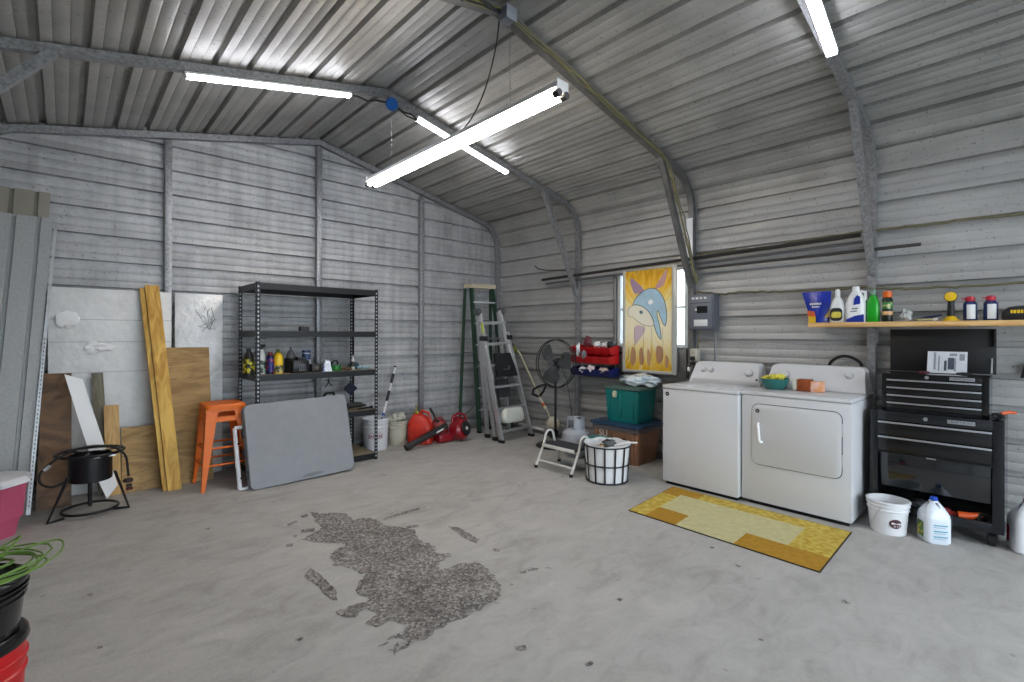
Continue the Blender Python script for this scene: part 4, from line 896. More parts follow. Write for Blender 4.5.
# ---- propane tank
t = T('propane_tank', 'pale grey propane tank with collar behind the step stool', 'gas tank', (4.185, 3.485, 0))
PT = mat('tank_grey', '#a9adb5', .4, .1, var=.08)
obj('tank_body', MB().lathe([(.10, .0), (.10, .035), (.13, .05), (.150, .085), (.153, .14), (.153, .22), (.145, .27), (.10, .31), (.03, .325), (.001, .325)], 32, (4.185, 3.485, 0)), PT, t)
mb = MB(); rings = []
for a0, a1 in ((.5, 2.6), (3.6, 5.8)):
    pts = [(4.185+.098*math.cos(a0+(a1-a0)*k/10), 3.485+.098*math.sin(a0+(a1-a0)*k/10)) for k in range(11)]
    for (xa, ya), (xb, yb_) in zip(pts, pts[1:]): mb.loft([[(xa, ya, .29), (xb, yb_, .29), (xb, yb_, .43), (xa, ya, .43)], [(xa*.97+4.185*.03, ya*.97+3.485*.03, .29), (xb*.97+4.185*.03, yb_*.97+3.485*.03, .29), (xb*.97+4.185*.03, yb_*.97+3.485*.03, .43), (xa*.97+4.185*.03, ya*.97+3.485*.03, .43)]])
mb.ring((4.185, 3.485, .43), .097, .006, (0, 0, 1), 32, 6); obj('collar', mb, PT, t)
obj('valve', MB().lathe([(.001, .32), (.022, .32), (.022, .36), (.03, .365), (.03, .39), (.001, .395)], 12, (4.185, 3.485, 0)).tube((4.185, 3.485, .355), (4.115, 3.455, .355), .014), mat('valve_dark', '#3c3a36', .4, .5), t)

# ---- small folding step stool
t = T('step_stool', 'white folding step stool with a dark tread', 'step stool', (3.72, 3.24, 0))
WM = mat('white_tube', '#dddcd6', .35, .1)
for y, tag_ in ((3.475, 0), (3.01, 1)):
    pts = [(3.545, y, .02), (3.66, y, .22)]
    for k in range(9): a = PI*k/8; pts.append((3.745 - .062*math.cos(a), y, .30 + .058*math.sin(a)))
    pts += [(3.83, y, .22), (3.88, y, .10), (3.90, y, .02)]
    obj('side_frame', MB().pipe(pts, .0125, 10), WM, t)
    for x in (3.545, 3.90): obj('rubber_foot', MB().lathe([(.001, 0), (.018, 0), (.018, .028), (.001, .03)], 10, (x, y, 0)), RUBBER, t)
obj('cross_bar', MB().tube((3.575, 3.02, .075), (3.575, 3.465, .075), .0115), WM, t)
obj('tread', MB().box(3.625, 3.86, 3.03, 3.455, .215, .242, .008), mat('tread_dark', '#34363a', .7, bump=.3, bs=120), t, 'dark ribbed tread')
obj('tread_edge', MB().box(3.612, 3.624, 3.03, 3.455, .208, .24, .003), WM, t)
# ---- teal bin behind the basket
t = T('storage_bin', 'low teal bin wedged between the propane tank and the clear tote', 'bin', (4.12, 3.04, 0))
obj('bin_body', MB().loft([[(4.14+a, 3.10+b, z) for a, b in rrect(w_, d_, .04)] for w_, d_, z in ((.20, .28, 0), (.22, .30, .25))]), TEAL, t)
obj('bin_rim', MB().loft([[(4.14+a, 3.10+b, z) for a, b in rrect(w_, d_, .04)] for w_, d_, z in ((.24, .32, .251), (.24, .32, .270))]), mat('pale_teal', '#2d8a86', .4), t)

# ---- wire basket with white liner
t = T('laundry_basket', 'round black wire basket with a white liner full of odds and ends', 'basket', (3.735, 2.735, 0))
bc = V((3.735, 2.735, 0)); r0, r1, hh = .185, .212, .345
rad = lambda z: r0 + (r1-r0)*z/hh
BW = mat('basket_wire', '#1b2026', .45, .3)
mb = MB()
for z in (.012, .165, hh-.01): mb.ring(bc + V((0, 0, z)), rad(z)+.004, .0065, (0, 0, 1), 44, 8)
obj('hoop', mb, BW, t)
mb = MB()
for k in range(14):
    a = 2*PI*k/14+.1; d = V((math.cos(a), math.sin(a), 0)); n = V((-d.y, d.x, 0))
    pts = [bc + d*(rad(z)+.006) + V((0, 0, z)) for z in (.01, .12, .23, hh-.01)]
    mb.loft([[p + n*.007 + d*.002, p - n*.007 + d*.002, p - n*.007 - d*.002, p + n*.007 - d*.002] for p in pts])
obj('strap', mb, BW, t)
rings = []
for z, dr in ((.012, -.006), (.09, -.004), (.16, -.008), (.25, -.003), (.335, -.006), (.352, .002), (.352, -.012), (.30, -.018), (.25, -.02)):
    rings.append([tuple(bc + V((math.cos(2*PI*k/56), math.sin(2*PI*k/56), 0))*(rad(z)+dr + .003*math.sin(k*1.9+z*20)) + V((0, 0, z + (.006*math.sin(k*.9) if z > .33 else 0)))) for k in range(56)])
obj('liner', MB().loft(rings), mat('white_liner', '#dfe1e2', .7, bump=.4, bs=14), t, 'white cloth liner')
rnd = random.Random(11)
stuffs = [('brush', (3.66, 2.72, .325), .05, (1.3, .7, .5), mat('dark_item', '#2d2f32', .6), 'dark brush lying in the wire basket at left', 'brush'),
          ('glove', (3.76, 2.71, .335), .055, (1.2, .9, .5), mat('grey_glove', '#62666a', .8), 'grey glove in the middle of the wire basket', 'glove'),
          ('cloth', (3.82, 2.78, .335), .05, (1.2, 1, .5), mat('dark_item', '#2d2f32', .6), 'dark cloth at the back of the wire basket', 'cloth')]
for nm, c, r_, sc, m_, lb, ct in stuffs:
    one(nm, MB().blob(c, r_, sc, .25, rnd.randint(0, 99)), m_, lb, ct, (c[0], c[1], c[2]-.03))
one('wood_stick', MB().pipe([(3.66, 2.80, .315), (3.60, 2.68, .345)], .012, 8), LPINE, 'short pale stick poking over the rim of the wire basket', 'stick', (3.63, 2.74, .31))
one('white_stick', MB().pipe([(3.72, 2.64, .34), (3.80, 2.56, .366), (3.85, 2.48, .372)], .008, 6), WPLAS, 'thin white stick poking out of the right side of the wire basket', 'stick', (3.77, 2.60, .34))

# ---- totes
t = T('storage_tote', 'clear tote full of brown things with a blue lid, under the teal tote', 'tote', (4.54, 3.06, 0))
CB = mat('brown_tote', '#93684f', .35, var=.25, vs=3.5, coat=.3, stretch=(1, 1, .6))
def tote(cx, cy, w, d_, z0, z1, fl, m_, name, t, nr=6):
    rings = [[(cx+a, cy+b, z) for a, b in rrect(w-fl*(1-q), d_-fl*(1-q), .045)] for z, q in ((z0, 0), (z0+.01, .1), (z1, 1))]
    o = obj(name, MB().loft(rings), m_, t)
    for k in range(nr):
        y = cy - d_/2 + .06 + (d_-.12)*k/(nr-1); mb = MB(); mb.box(cx-w/2-.001, cx-w/2+.010, y-.012, y+.012, z0+.05, z1-.05, .003); obj('side_rib', mb, m_, t)
    return o
tote(4.54, 3.06, .48, .58, 0, .385, .07, CB, 'tote_body', t, 3)
obj('tote_rim', MB().loft([[(4.54+a, 3.06+b, z) for a, b in rrect(.50, .60, .05)] for z in (.34, .385)]), mat('clear_rim', '#5d5558', .25, coat=.5), t)
obj('tote_lid', MB().loft([[(4.54+a, 3.06+b, z) for a, b in rrect(w_, d_, .05)] for w_, d_, z in ((.52, .62, .386), (.535, .635, .392), (.535, .635, .412), (.50, .60, .418))]), mat('slate_blue_lid', '#26415f', .35, var=.1), t, 'dark blue lid')
text('marker_writing', 'SU', .10, (4.302, 3.20, .290), (0, -1, 0), (0, 0, 1), mat('white_marker', '#d8d4d0', .6), t, label='white hand-written marks')
mb = MB(); mb.ring((4.300, 2.93, .24), .028, .008, (1, 0, 0), 18, 6); obj('side_handle', mb, mat('dark_brown', '#33211a', .5), t)
t = T('storage_tote', 'teal tote with a grey-green lid stacked on the blue-lidded tote', 'tote', (4.56, 3.03, .42))
tote(4.57, 3.035, .40, .43, .420, .765, .05, TEAL, 'tote_body', t, 3)
obj('tote_lid', MB().loft([[(4.57+a, 3.035+b, z) for a, b in rrect(w_, d_, .045)] for w_, d_, z in ((.41, .45, .766), (.425, .465, .772), (.425, .465, .793), (.40, .44, .803))]), GGREEN, t, 'grey-green lid')
mb = MB(); mb.loft([[(4.372, 3.10+a, .715+b) for a, b in rrect(.05, .075, .015)], [(4.355, 3.10+a, .715+b) for a, b in rrect(.04, .06, .015)]]); obj('latch', mb, mat('cream_latch', '#b9b7a0', .5), t, 'cream latch')
rnd = random.Random(2); mb = MB(); mb.blob((4.60, 2.90, .862), .155, (1.0, 1.35, .42), .28, 12)
one('plastic_bag', mb, mat('crinkled_clear_bag', '#d2dde4', .2, .0, col2='#8fa8b8', vs=9, thr=.55, coat=.6, bump=.8, bs=18), 'crumpled clear plastic bag lying on the teal tote', 'bag', (4.60, 2.93, .805))

# ---- stack of hanging bins on the right wall
t = T('bin_rack', 'wall rack of red and blue bins near the window', 'bin rack', (4.66, 3.60, .85))
obj('back_rail', MB().box(4.755, 4.775, 3.26, 3.94, 1.13, 1.16, .003).box(4.755, 4.775, 3.26, 3.94, .90, .93, .003), BLKM, t)
for row, (z, m_, dx) in enumerate(((1.125, RED, 0), (1.015, RED, .03), (.865, NAVY, .0))):
    n = 5
    for k in range(n):
        ya = 3.31 + k*.119; w_ = .115
        prof = [(4.752, 0), (4.60-dx, 0), (4.555-dx, .075), (4.565-dx, .08), (4.61-dx, .010), (4.745, .010), (4.745, .105), (4.752, .105)]
        mb = MB(); mb.prism([(x, z+h_) for x, h_ in prof], (0, ya+.004, 0), (1, 0, 0), (0, 0, 1), -(w_-.008))
        side = [(4.752, 0), (4.60-dx, 0), (4.555-dx, .075), (4.62-dx, .09), (4.69, .105), (4.752, .105)]
        for yy in (ya, ya+w_-.003): mb.prism([(x, z+h_) for x, h_ in side], (0, yy, 0), (1, 0, 0), (0, 0, 1), -.003)
        obj('bin', mb, m_, t, 'red bin' if row < 2 else 'blue bin')
items = [('spray_nozzle', (4.63, 3.68, 1.26), .036, (1, .9, 1.7), mat('dark_red_item', '#5e1c22', .5), 'dark red and grey nozzle standing tallest on the top red bins'),
 ('white_part', (4.66, 3.55, 1.235), .035, (1, 1, .9), WPLAS, 'white fitting in the middle of the top red bins'), ('white_part', (4.66, 3.44, 1.235), .03, (1, 1.2, .9), WPLAS, 'white fitting right of centre in the top red bins'),
 ('dark_part', (4.66, 3.35, 1.24), .035, (1, 1, .9), BLACK, 'dark round part at the right end of the top red bins'), ('steel_part', (4.56, 3.76, 1.165), .036, (.7, .6, 1.9), ALU, 'steel hardware hanging over a red bin at left'),
 ('white_glove', (4.60, 3.72, .935), .034, (1, 1.3, .8), mat('soft_white', '#dcdce0', .8), 'white bundle at left in the blue bins'), ('white_glove', (4.60, 3.60, .945), .036, (1, 1.1, .9), mat('soft_white_pink', '#dfd0d2', .8), 'pinkish white bundle in the middle of the blue bins'),
 ('packet', (4.60, 3.42, .94), .036, (1, 1.4, .7), mat('orange_white', '#c9c4b8', .5, col2='#b4603a', vs=30, thr=.55), 'white and orange packet at right in the blue bins'), ('steel_part', (4.53, 3.65, 1.12), .028, (1, .7, 1.3), mat('dull_steel', '#7c7f84', .4, .6), 'steel piece hanging in front of the lower red bins')]
for i, (nm, c, r_, sc, m_, lb) in enumerate(items): one(nm, MB().blob(c, r_*1.25, sc, .25, 50+i), m_, lb, 'part', (c[0], c[1], c[2]-r_), 'odds and ends in the wall bins')

# ---- painted glass panel in front of the window
def rays_mat():
    m = bpy.data.materials.new('sunburst_glass'); m.use_nodes = True; nt = m.node_tree; N = nt.nodes; L = nt.links
    b = N['Principled BSDF']; b.inputs['Roughness'].default_value = .25; b.inputs['Coat Weight'].default_value = .3
    tc = N.new('ShaderNodeTexCoord'); sp = N.new('ShaderNodeSeparateXYZ'); L.new(tc.outputs['Object'], sp.inputs[0])
    def math_(op, a, b_=None, c=None):
        n = N.new('ShaderNodeMath'); n.operation = op
        for i, q in enumerate((a, b_, c)):
            if q is None: continue
            if isinstance(q, (int, float)): n.inputs[i].default_value = q
            else: L.new(q, n.inputs[i])
        return n.outputs[0]
    y, z = sp.outputs[1], math_('SUBTRACT', sp.outputs[2], .52)
    angl = math_('ARCTAN2', y, z); rad_ = math_('SQRT', math_('ADD', math_('MULTIPLY', y, y), math_('MULTIPLY', z, z)))
    cb = N.new('ShaderNodeCombineXYZ'); L.new(math_('MULTIPLY', angl, 5.5), cb.inputs[0]); L.new(math_('MULTIPLY', rad_, 1.3), cb.inputs[1])
    n = N.new('ShaderNodeTexNoise'); n.inputs['Scale'].default_value = 1.7; n.inputs['Detail'].default_value = 4; L.new(cb.outputs[0], n.inputs['Vector'])
    s = math_('ADD', math_('MULTIPLY', math_('ABSOLUTE', z), 1.05), math_('MULTIPLY', math_('SUBTRACT', n.outputs['Fac'], .5), .9))
    r = N.new('ShaderNodeValToRGB'); e = r.color_ramp.elements; e[0].position = .12; e[0].color = (*lin('#efe6cc'), 1); e[1].position = .85; e[1].color = (*lin('#b98a20'), 1)
    for p, c in ((.32, '#eedd9a'), (.48, '#edc53e'), (.62, '#d8a41c'), (.68, '#e6c240')):
        k = e.new(p); k.color = (*lin(c), 1)
    L.new(s, r.inputs[0]); L.new(r.outputs[0], b.inputs['Base Color'])
    tr = N.new('ShaderNodeBsdfTranslucent'); L.new(r.outputs[0], tr.inputs[0]); mx = N.new('ShaderNodeMixShader'); mx.inputs[0].default_value = .3
    L.new(b.outputs[0], mx.inputs[1]); L.new(tr.outputs[0], mx.inputs[2]); L.new(mx.outputs[0], N['Material Output'].inputs[0]); return m
PX, PYL, PYR, PZ0, PZ1 = 4.725, 3.245, 2.575, .935, 2.095
t = T('painted_glass_panel', 'glass panel painted with a blue dolphin in a yellow sunburst, before the window', 'painted panel', (PX, (PYL+PYR)/2, PZ0))
FRM = mat('panel_frame', '#b4b5ae', .35, .2)
for nm, q in (('frame_side', (PYR, PYR+.055, PZ0, PZ1)), ('frame_side', (PYL-.035, PYL, PZ0, PZ1)), ('frame_rail', (PYR+.055, PYL-.035, PZ0, PZ0+.03)), ('frame_rail', (PYR+.055, PYL-.035, PZ1-.02, PZ1))):
    mb = MB(); mb.box(PX-.004, PX+.018, q[0], q[1], q[2], q[3], .003); obj(nm, mb, FRM, t)
mb = MB(); mb.box(PX+.004, PX+.010, PYR+.055, PYL-.035, PZ0+.03, PZ1-.02); obj('glass', mb, rays_mat(), t, 'yellow and orange sunburst glass')
iy0, iy1, iz0, iz1 = PYL-.035, PYR+.055, PZ0+.03, PZ1-.02
def uv(cx, cy):
    tt = (cy-50)/580; u = (cx-80-20*tt)/278; return (iy0 + (iy1-iy0)*u, iz1 + (iz0-iz1)*tt)
def glasspiece(name, pts, dx, m_, label, th=.0015):
    P = [uv(*p) for p in pts]; mb = MB(); mb.loft([[(PX+.004-dx, y, z) for y, z in P], [(PX+.004-dx+th, y, z) for y, z in P]]); return obj(name, mb, m_, t, label, smooth=0)
def smoothp(pts, n=4):
    o = []; L_ = len(pts)
    for i in range(L_):
        p0, p1, p2, p3 = [V((*pts[(i+j) % L_], 0)) for j in (-1, 0, 1, 2)]
        for k in range(n):
            s_ = k/n; o.append(tuple((.5*((2*p1) + (p2-p0)*s_ + (2*p0-5*p1+4*p2-p3)*s_*s_ + (3*p1-p0-3*p2+p3)*s_**3))[:2]))
    return o
for nm, pts, c, lb in (('ray', [(112, 98), (140, 105), (200, 170), (150, 185), (130, 160)], '#a58aa6', 'mauve ray'), ('ray', [(330, 60), (318, 140), (275, 165), (268, 150), (300, 100)], '#c79a96', 'dusky pink ray'),
     ('ray', [(150, 380), (200, 375), (215, 400), (170, 470), (155, 480)], '#cbb6c0', 'pale mauve ray'), ('reed', [(140, 500), (160, 520), (165, 580), (145, 610), (130, 570)], '#b58a62', 'brown reed'), ('reed', [(185, 520), (200, 500), (215, 560), (210, 600), (190, 590)], '#b08660', 'brown reed'),
     ('reed', [(235, 510), (255, 540), (250, 600), (235, 590)], '#bd9466', 'brown reed'), ('reed', [(290, 490), (320, 500), (325, 560), (300, 590), (285, 540)], '#a98064', 'brown reed'), ('reed', [(340, 540), (358, 560), (355, 610), (340, 600)], '#b58a62', 'brown reed')):
    glasspiece(nm, smoothp(pts), .0018, mat('glass_'+c[1:], c, .3), lb)
halo = [(100, 190), (360, 190), (372, 300), (372, 470), (230, 500), (110, 470), (92, 330)]
body = [(135, 250), (150, 215), (180, 185), (215, 165), (248, 160), (285, 175), (315, 215), (332, 265), (340, 320), (334, 375), (322, 365), (305, 330), (290, 290), (283, 310), (300, 370), (313, 450), (290, 425), (272, 380), (262, 340), (240, 300), (215, 275), (180, 255), (150, 250)]
belly = [(104, 290), (115, 265), (140, 252), (180, 256), (215, 276), (240, 302), (258, 335), (268, 370), (240, 376), (205, 368), (165, 345), (140, 322), (118, 318)]
glasspiece('dolphin_belly', smoothp(belly), .0035, mat('glass_belly', '#ece8d6', .3), 'cream dolphin belly and snout')
glasspiece('dolphin_back', smoothp(body), .0040, mat('glass_blue', '#a8c8da', .3, var=.12, vs=12), 'pale blue dolphin back')
LEAD = mat('lead_line', '#3b3f44', .5)
def lead(pts, r_=.003, close=True):
    P = smoothp(pts) if close else pts; mb = MB(); mb.pipe([(PX-.001, *uv(*p)) for p in P], r_, 5, closed=close); obj('outline', mb, LEAD, t, 'dark outline')
lead(body); lead(belly, .0022); lead([(100, 600), (120, 560), (118, 500)], .0015, False)
for x in (150, 205, 255, 318): lead([(x, 385), (x+6, 480), (x+2, 600)], .0012, False)
glasspiece('eye', smoothp([(178, 288), (190, 284), (200, 296), (190, 306), (180, 300)]), .0052, mat('glass_eye', '#6b7f8c', .3), 'grey-blue eye')
glasspiece('white_spot', smoothp([(236, 226), (250, 224), (258, 238), (250, 250), (238, 252), (228, 240)]), .0055, mat('glass_white', '#ffffff', .2), 'irregular white spot')  # irregular white spot in the dolphin picture

# ---- breaker panel, outlet, cords
t = T('breaker_panel', 'grey breaker panel on the right wall above the washer', 'electrical panel', (4.72, 2.30, 1.40))
BX = mat('panel_grey', '#5c6068', .45, .2)
obj('box', MB().box(4.70, 4.83, 2.170, 2.430, 1.405, 1.765, .006), BX, t)
obj('front_cover', MB().box(4.688, 4.699, 2.185, 2.418, 1.42, 1.752, .004), mat('panel_grey_light', '#696e77', .45, .2), t)
for k in range(4): obj('breaker_switch', MB().box(4.680, 4.687, 2.235+k*.042, 2.262+k*.042, 1.715, 1.735, .002), WPLAS, t, 'small white switch tab')
obj('recess', MB().box(4.685, 4.688, 2.225, 2.335, 1.575, 1.645, .002), DARK, t, 'black recess')
obj('toggle', MB().box(4.678, 4.685, 2.335, 2.350, 1.600, 1.622, .002), WPLAS, t)
obj('label', MB().box(4.685, 4.688, 2.225, 2.365, 1.445, 1.51, .001), mat('label_white', '#d8dad8', .5), t, 'white label')
obj('upper_seam', MB().box(4.6865, 4.688, 2.20, 2.405, 1.675, 1.68), DARK, t)
t = T('outlet_box', 'cream outlet box below the breaker panel', 'outlet', (4.75, 2.385, 1.09))
obj('box', MB().box(4.72, 4.79, 2.345, 2.425, 1.085, 1.215, .005), CREAM, t)
for z in (1.12, 1.175): obj('receptacle', MB().box(4.716, 4.72, 2.37, 2.40, z-.015, z+.015, .001), mat('dark_item', '#2d2f32', .6) if z < 1.15 else mat('outlet_face', '#a9a797', .5), t)
obj('conduit', MB().pipe([(4.76, 2.36, 1.215), (4.755, 2.345, 1.30), (4.75, 2.335, 1.405)], .009, 8), CABY, t)
t = T('plugs', 'black plugs and cords hanging from the cream outlet box', 'power cord', (4.70, 2.39, 1.0))
obj('plug', MB().box(4.68, 4.715, 2.365, 2.405, 1.095, 1.14, .008), BLACK, t)
obj('plug', MB().box(4.66, 4.70, 2.36, 2.395, 1.05, 1.085, .008), BLACK, t)
obj('plug', MB().box(4.67, 4.70, 2.40, 2.43, .985, 1.03, .008), WPLAS, t, 'white plug')
obj('cord', MB().pipe(sag([(4.69, 2.385, 1.09), (4.70, 2.42, 1.02), (4.72, 2.44, .93), (4.74, 2.42, .80), (4.75, 2.40, .5)], 0, 1, 4), .006, 6), BLACK, t)
mb = MB(); mb.box(4.826, 4.834, 2.16, 2.18, .6, 1.40); 
mb = MB(); mb.pipe([(4.80, 2.20, 1.40), (4.80, 2.20, 1.05), (4.80, 2.20, .062)], .010, 8); one('conduit_pipe', mb, mat('conduit_grey', '#7d8084', .45, .4), 'thin grey conduit dropping from the breaker panel behind the washer', 'pipe', (4.80, 2.20, .062))

# ================================================================== washer and dryer
def front_poly(y0_, y1_, z0_, z1_, sh, r_):    # rounded trapezoid outline in (y, z)
    P = [(y0_, z0_), (y1_, z0_)]
    for k in range(6): a = PI/2*k/5; P.append((y1_-sh-r_+r_*math.cos(a), z1_-r_+r_*math.sin(a)))
    for k in range(6): a = PI/2+PI/2*k/5; P.append((y0_+sh+r_+r_*math.cos(a), z1_-r_+r_*math.sin(a)))
    return P
def console(name, y0_, y1_, t, z0_=.905, z1_=1.10):
    P = front_poly(y0_, y1_, z0_, z1_, .022, .045)
    fx = lambda z: 4.50 + .115*(z-z0_)/(z1_-z0_)
    obj(name, MB().loft([[(fx(z), y, z) for y, z in P], [(4.735, y, z) for y, z in P]]), WHITE, t, smooth=50)
    return fx
nrm = V((-.195, 0, .115)).normalized()
def knob(y, z, r_, fx, t, m_=WHITE, name='knob'):
    p = V((fx(z), y, z)); q = nrm.to_track_quat('Z', 'Y').to_matrix().to_4x4()
    obj(name, MB().lathe([(.001, 0), (r_*1.15, 0), (r_*1.15, .004), (r_, .006), (r_*.92, .026), (.001, .028)], 22, M=Matrix.Translation(p) @ q), m_, t)
    obj(name + '_ring', MB().lathe([(r_*1.18, -.001), (r_*1.32, -.001), (r_*1.32, .003), (r_*1.18, .003)], 26, M=Matrix.Translation(p) @ q, cap=False), mat('chrome_ring', '#85888a', .3, .6), t, 'grey knob ring')
def badge(p, t, r_=.017):
    q = V((-1, 0, 0)).to_track_quat('Z', 'Y').to_matrix().to_4x4()
    obj('badge', MB().lathe([(.001, 0), (r_, 0), (r_*.9, .003), (.001, .003)], 20, M=Matrix.Translation(p) @ q), mat('badge_dark', '#2d2e31', .25, .5), t, 'round dark badge')
    obj('badge_centre', MB().lathe([(.001, .003), (r_*.35, .003), (.001, .004)], 12, M=Matrix.Translation(p) @ q), ALU, t, 'silver badge centre')
t = T('washing_machine', 'white top-load washing machine left of the dryer', 'washer', (4.38, 1.965, 0))
obj('cabinet', MB().box(4.03, 4.72, 1.655, 2.33, .03, .868, .006), WHITE, t)
obj('top_panel', MB().box(4.024, 4.725, 1.652, 2.333, .871, .902, .008), WHITE, t)
obj('lid', MB().box(4.06, 4.48, 1.71, 2.28, .9025, .912, .004), WHITE, t)
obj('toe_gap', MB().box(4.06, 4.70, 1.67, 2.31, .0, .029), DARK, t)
fx = console('console', 1.68, 2.32, t)
knob(2.205, 1.02, .020, fx, t); knob(2.125, 1.02, .020, fx, t); knob(1.775, 1.01, .027, fx, t, name='dial')
obj('console_step', MB().box(4.495, 4.50, 1.66, 2.285, .905, .945, .002), mat('console_grey', '#c4c5c6', .35), t)
badge((4.029, 2.285, .822), t, .019)
obj('lid_switch', MB().ball((4.53, 1.70, .955), .010), BLACK, t, 'small black dot')
t = T('dryer', 'white dryer with a rounded door, right of the washer', 'dryer', (4.42, 1.25, 0))
obj('cabinet', MB().box(4.075, 4.735, .888, 1.645, .03, .872, .006), WHITE, t)
obj('top_panel', MB().box(4.070, 4.74, .885, 1.648, .875, .906, .008), WHITE, t)
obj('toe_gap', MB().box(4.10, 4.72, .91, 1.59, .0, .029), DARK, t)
cyd, czd = (1.566+.943)/2, .568; wd, hd = .61, .475
obj('door_seam', MB().loft([[(4.0746, cyd+a, czd+b) for a, b in rrect(wd+.012, hd+.012, .055)], [(4.0738, cyd+a, czd+b) for a, b in rrect(wd+.012, hd+.012, .055)]]), mat('seam_dark', '#4a4c4e', .5), t, 'dark door seam')
d_ = obj('door', MB().loft([[(4.0737, cyd+a, czd+b) for a, b in rrect(wd, hd, .05)], [(4.064, cyd+a, czd+b) for a, b in rrect(wd, hd, .05)], [(4.061, cyd+a, czd+b) for a, b in rrect(wd-.012, hd-.012, .045)]]), WHITE, t)
hb = MB(); hb.pipe([(4.06, 1.508, .655), (4.035, 1.505, .650), (4.030, 1.498, .625), (4.030, 1.492, .535), (4.035, 1.488, .515), (4.06, 1.483, .510)], .009, 8); obj('door_handle', hb, mat('handle_white', '#f0f0f0', .3), d_, 'white pull handle')
obj('handle_recess', MB().loft([[(4.0608, 1.497+a, .582+b) for a, b in rrect(.05, .15, .015)], [(4.0602, 1.497+a, .582+b) for a, b in rrect(.05, .15, .015)]]), mat('console_grey', '#c4c5c6', .35), d_)
badge((4.060, 1.517, .755), t, .016)
for z in (.68, .46): obj('hinge', MB().box(4.066, 4.074, .934, .950, z-.045, z+.045, .002), mat('console_grey', '#c4c5c6', .35), t)
fx = console('console', .895, 1.62, t, .908, 1.105)
knob(1.475, 1.015, .030, fx, t, name='dial'); knob(1.015, 1.035, .022, fx, t)
t = T('glass_bowl', 'teal glass bowl heaped with yellow sponges on the dryer', 'bowl', (4.34, 1.50, .907))
obj('bowl', MB().lathe([(.001, 0), (.07, 0), (.098, .03), (.115, .085), (.111, .087), (.090, .03), (.05, .006), (.001, .006)], 28, (4.38, 1.50, .909)), mat('teal_glass', '#1d6a66', .12, var=.2, vs=14, coat=.6), t)
mb = MB(); rnd = random.Random(4)
for k in range(20): a = rnd.uniform(0, 6.3); q = rnd.uniform(0, .090); mb.blob((4.38+q*math.cos(a), 1.50+q*math.sin(a), .992+rnd.uniform(0, .022)), .026, (1.2, 1, .7), .3, k)
o = obj('yellow_filling', mb, mat('soft_yellow', '#d8cf4e', .7), t, 'yellow crumpled filling'); o['kind'] = 'stuff'
t = T('carton', 'small brown carton with a pink and orange end on the dryer', 'box', (4.40, 1.27, .907))
obj('box', MB().box(4.36, 4.45, 1.230, 1.325, .908, 1.002, .004), mat('brown_carton', '#8a3f14', .45, var=.2, vs=20), t)
obj('label_panel', MB().box(4.36, 4.45, 1.145, 1.229, .908, .990, .004), mat('pink_orange_panel', '#e0a070', .5, col2='#e3b9ac', vs=16, thr=.5), t, 'pink and orange panel')
obj('plastic_end', MB().box(4.36, 4.45, 1.326, 1.362, .908, .995, .012), mat('clear_end', '#c9c9bd', .3), t, 'pale end')
t = T('drain_hose', 'black looped hose standing up behind the dryer', 'hose', (4.79, 1.08, 0))
obj('hose', MB().pipe(curve([(4.785, 1.215, .06), (4.785, 1.215, .8), (4.785, 1.21, 1.06), (4.78, 1.185, 1.14), (4.775, 1.10, 1.185), (4.78, 1.01, 1.155), (4.79, .975, 1.08), (4.79, .97, .8), (4.79, .97, .06)], 5), .012, 8), RUBBER, t)

# ---- rug in front of the machines
RG1 = mat('rug_yellow', '#a8851a', .95, col2='#cfbc58', vs=26, bump=.5, bs=180); RG2 = mat('rug_gold', '#a67c12', .95, var=.15, vs=30, bump=.5, bs=180); RG3 = mat('rug_beige', '#bdb789', .95, var=.1, vs=24, bump=.5, bs=180)
c00, c01, c10, c11 = V((3.205, 2.135, 0)), V((3.985, 2.20, 0)), V((3.18, .848, 0)), V((3.978, .872, 0))
def rg(u, v, z=0): return c00*(1-u)*(1-v) + c01*(1-u)*v + c10*u*(1-v) + c11*u*v + V((0, 0, z))
mb = MB(); us = [0, .11, .22, .30, .62, .82, 1]; vs_ = [0, .30, .72, .80, 1]
def rmat(u, v):
    if .11 < u < .82 and .30 < v < .80: return 2
    if .30 < u < .62 and v < .30: return 2
    if u > .62 and v < .30: return 1
    if .11 < u < .30 and v < .30: return 1
    if u < .22 and v > .72: return 1
    return 0
for i in range(6):
    for j in range(4):
        mb.mi = rmat((us[i]+us[i+1])/2, (vs_[j]+vs_[j+1])/2)
        mb._add([rg(us[i], vs_[j], .008), rg(us[i+1], vs_[j], .008), rg(us[i+1], vs_[j+1], .008), rg(us[i], vs_[j+1], .008)], [(0, 1, 2, 3)])
mb.mi = 0; t = T('floor_rug', 'yellow and beige patchwork rug in front of the washer and dryer', 'rug', (3.58, 1.5, 0))
obj('rug_pile', mb, [RG1, RG2, RG3], t, smooth=0)
mb = MB(); mb.loft([[rg(u, v, .0005) for u, v in ((-.004, -.006), (1.004, -.006), (1.004, 1.006), (-.004, 1.006))], [rg(u, v, .0075) for u, v in ((-.004, -.006), (1.004, -.006), (1.004, 1.006), (-.004, 1.006))]]); obj('rug_backing', mb, mat('rug_edge', '#2e2614', .9), t, 'dark backing edge', smooth=0)

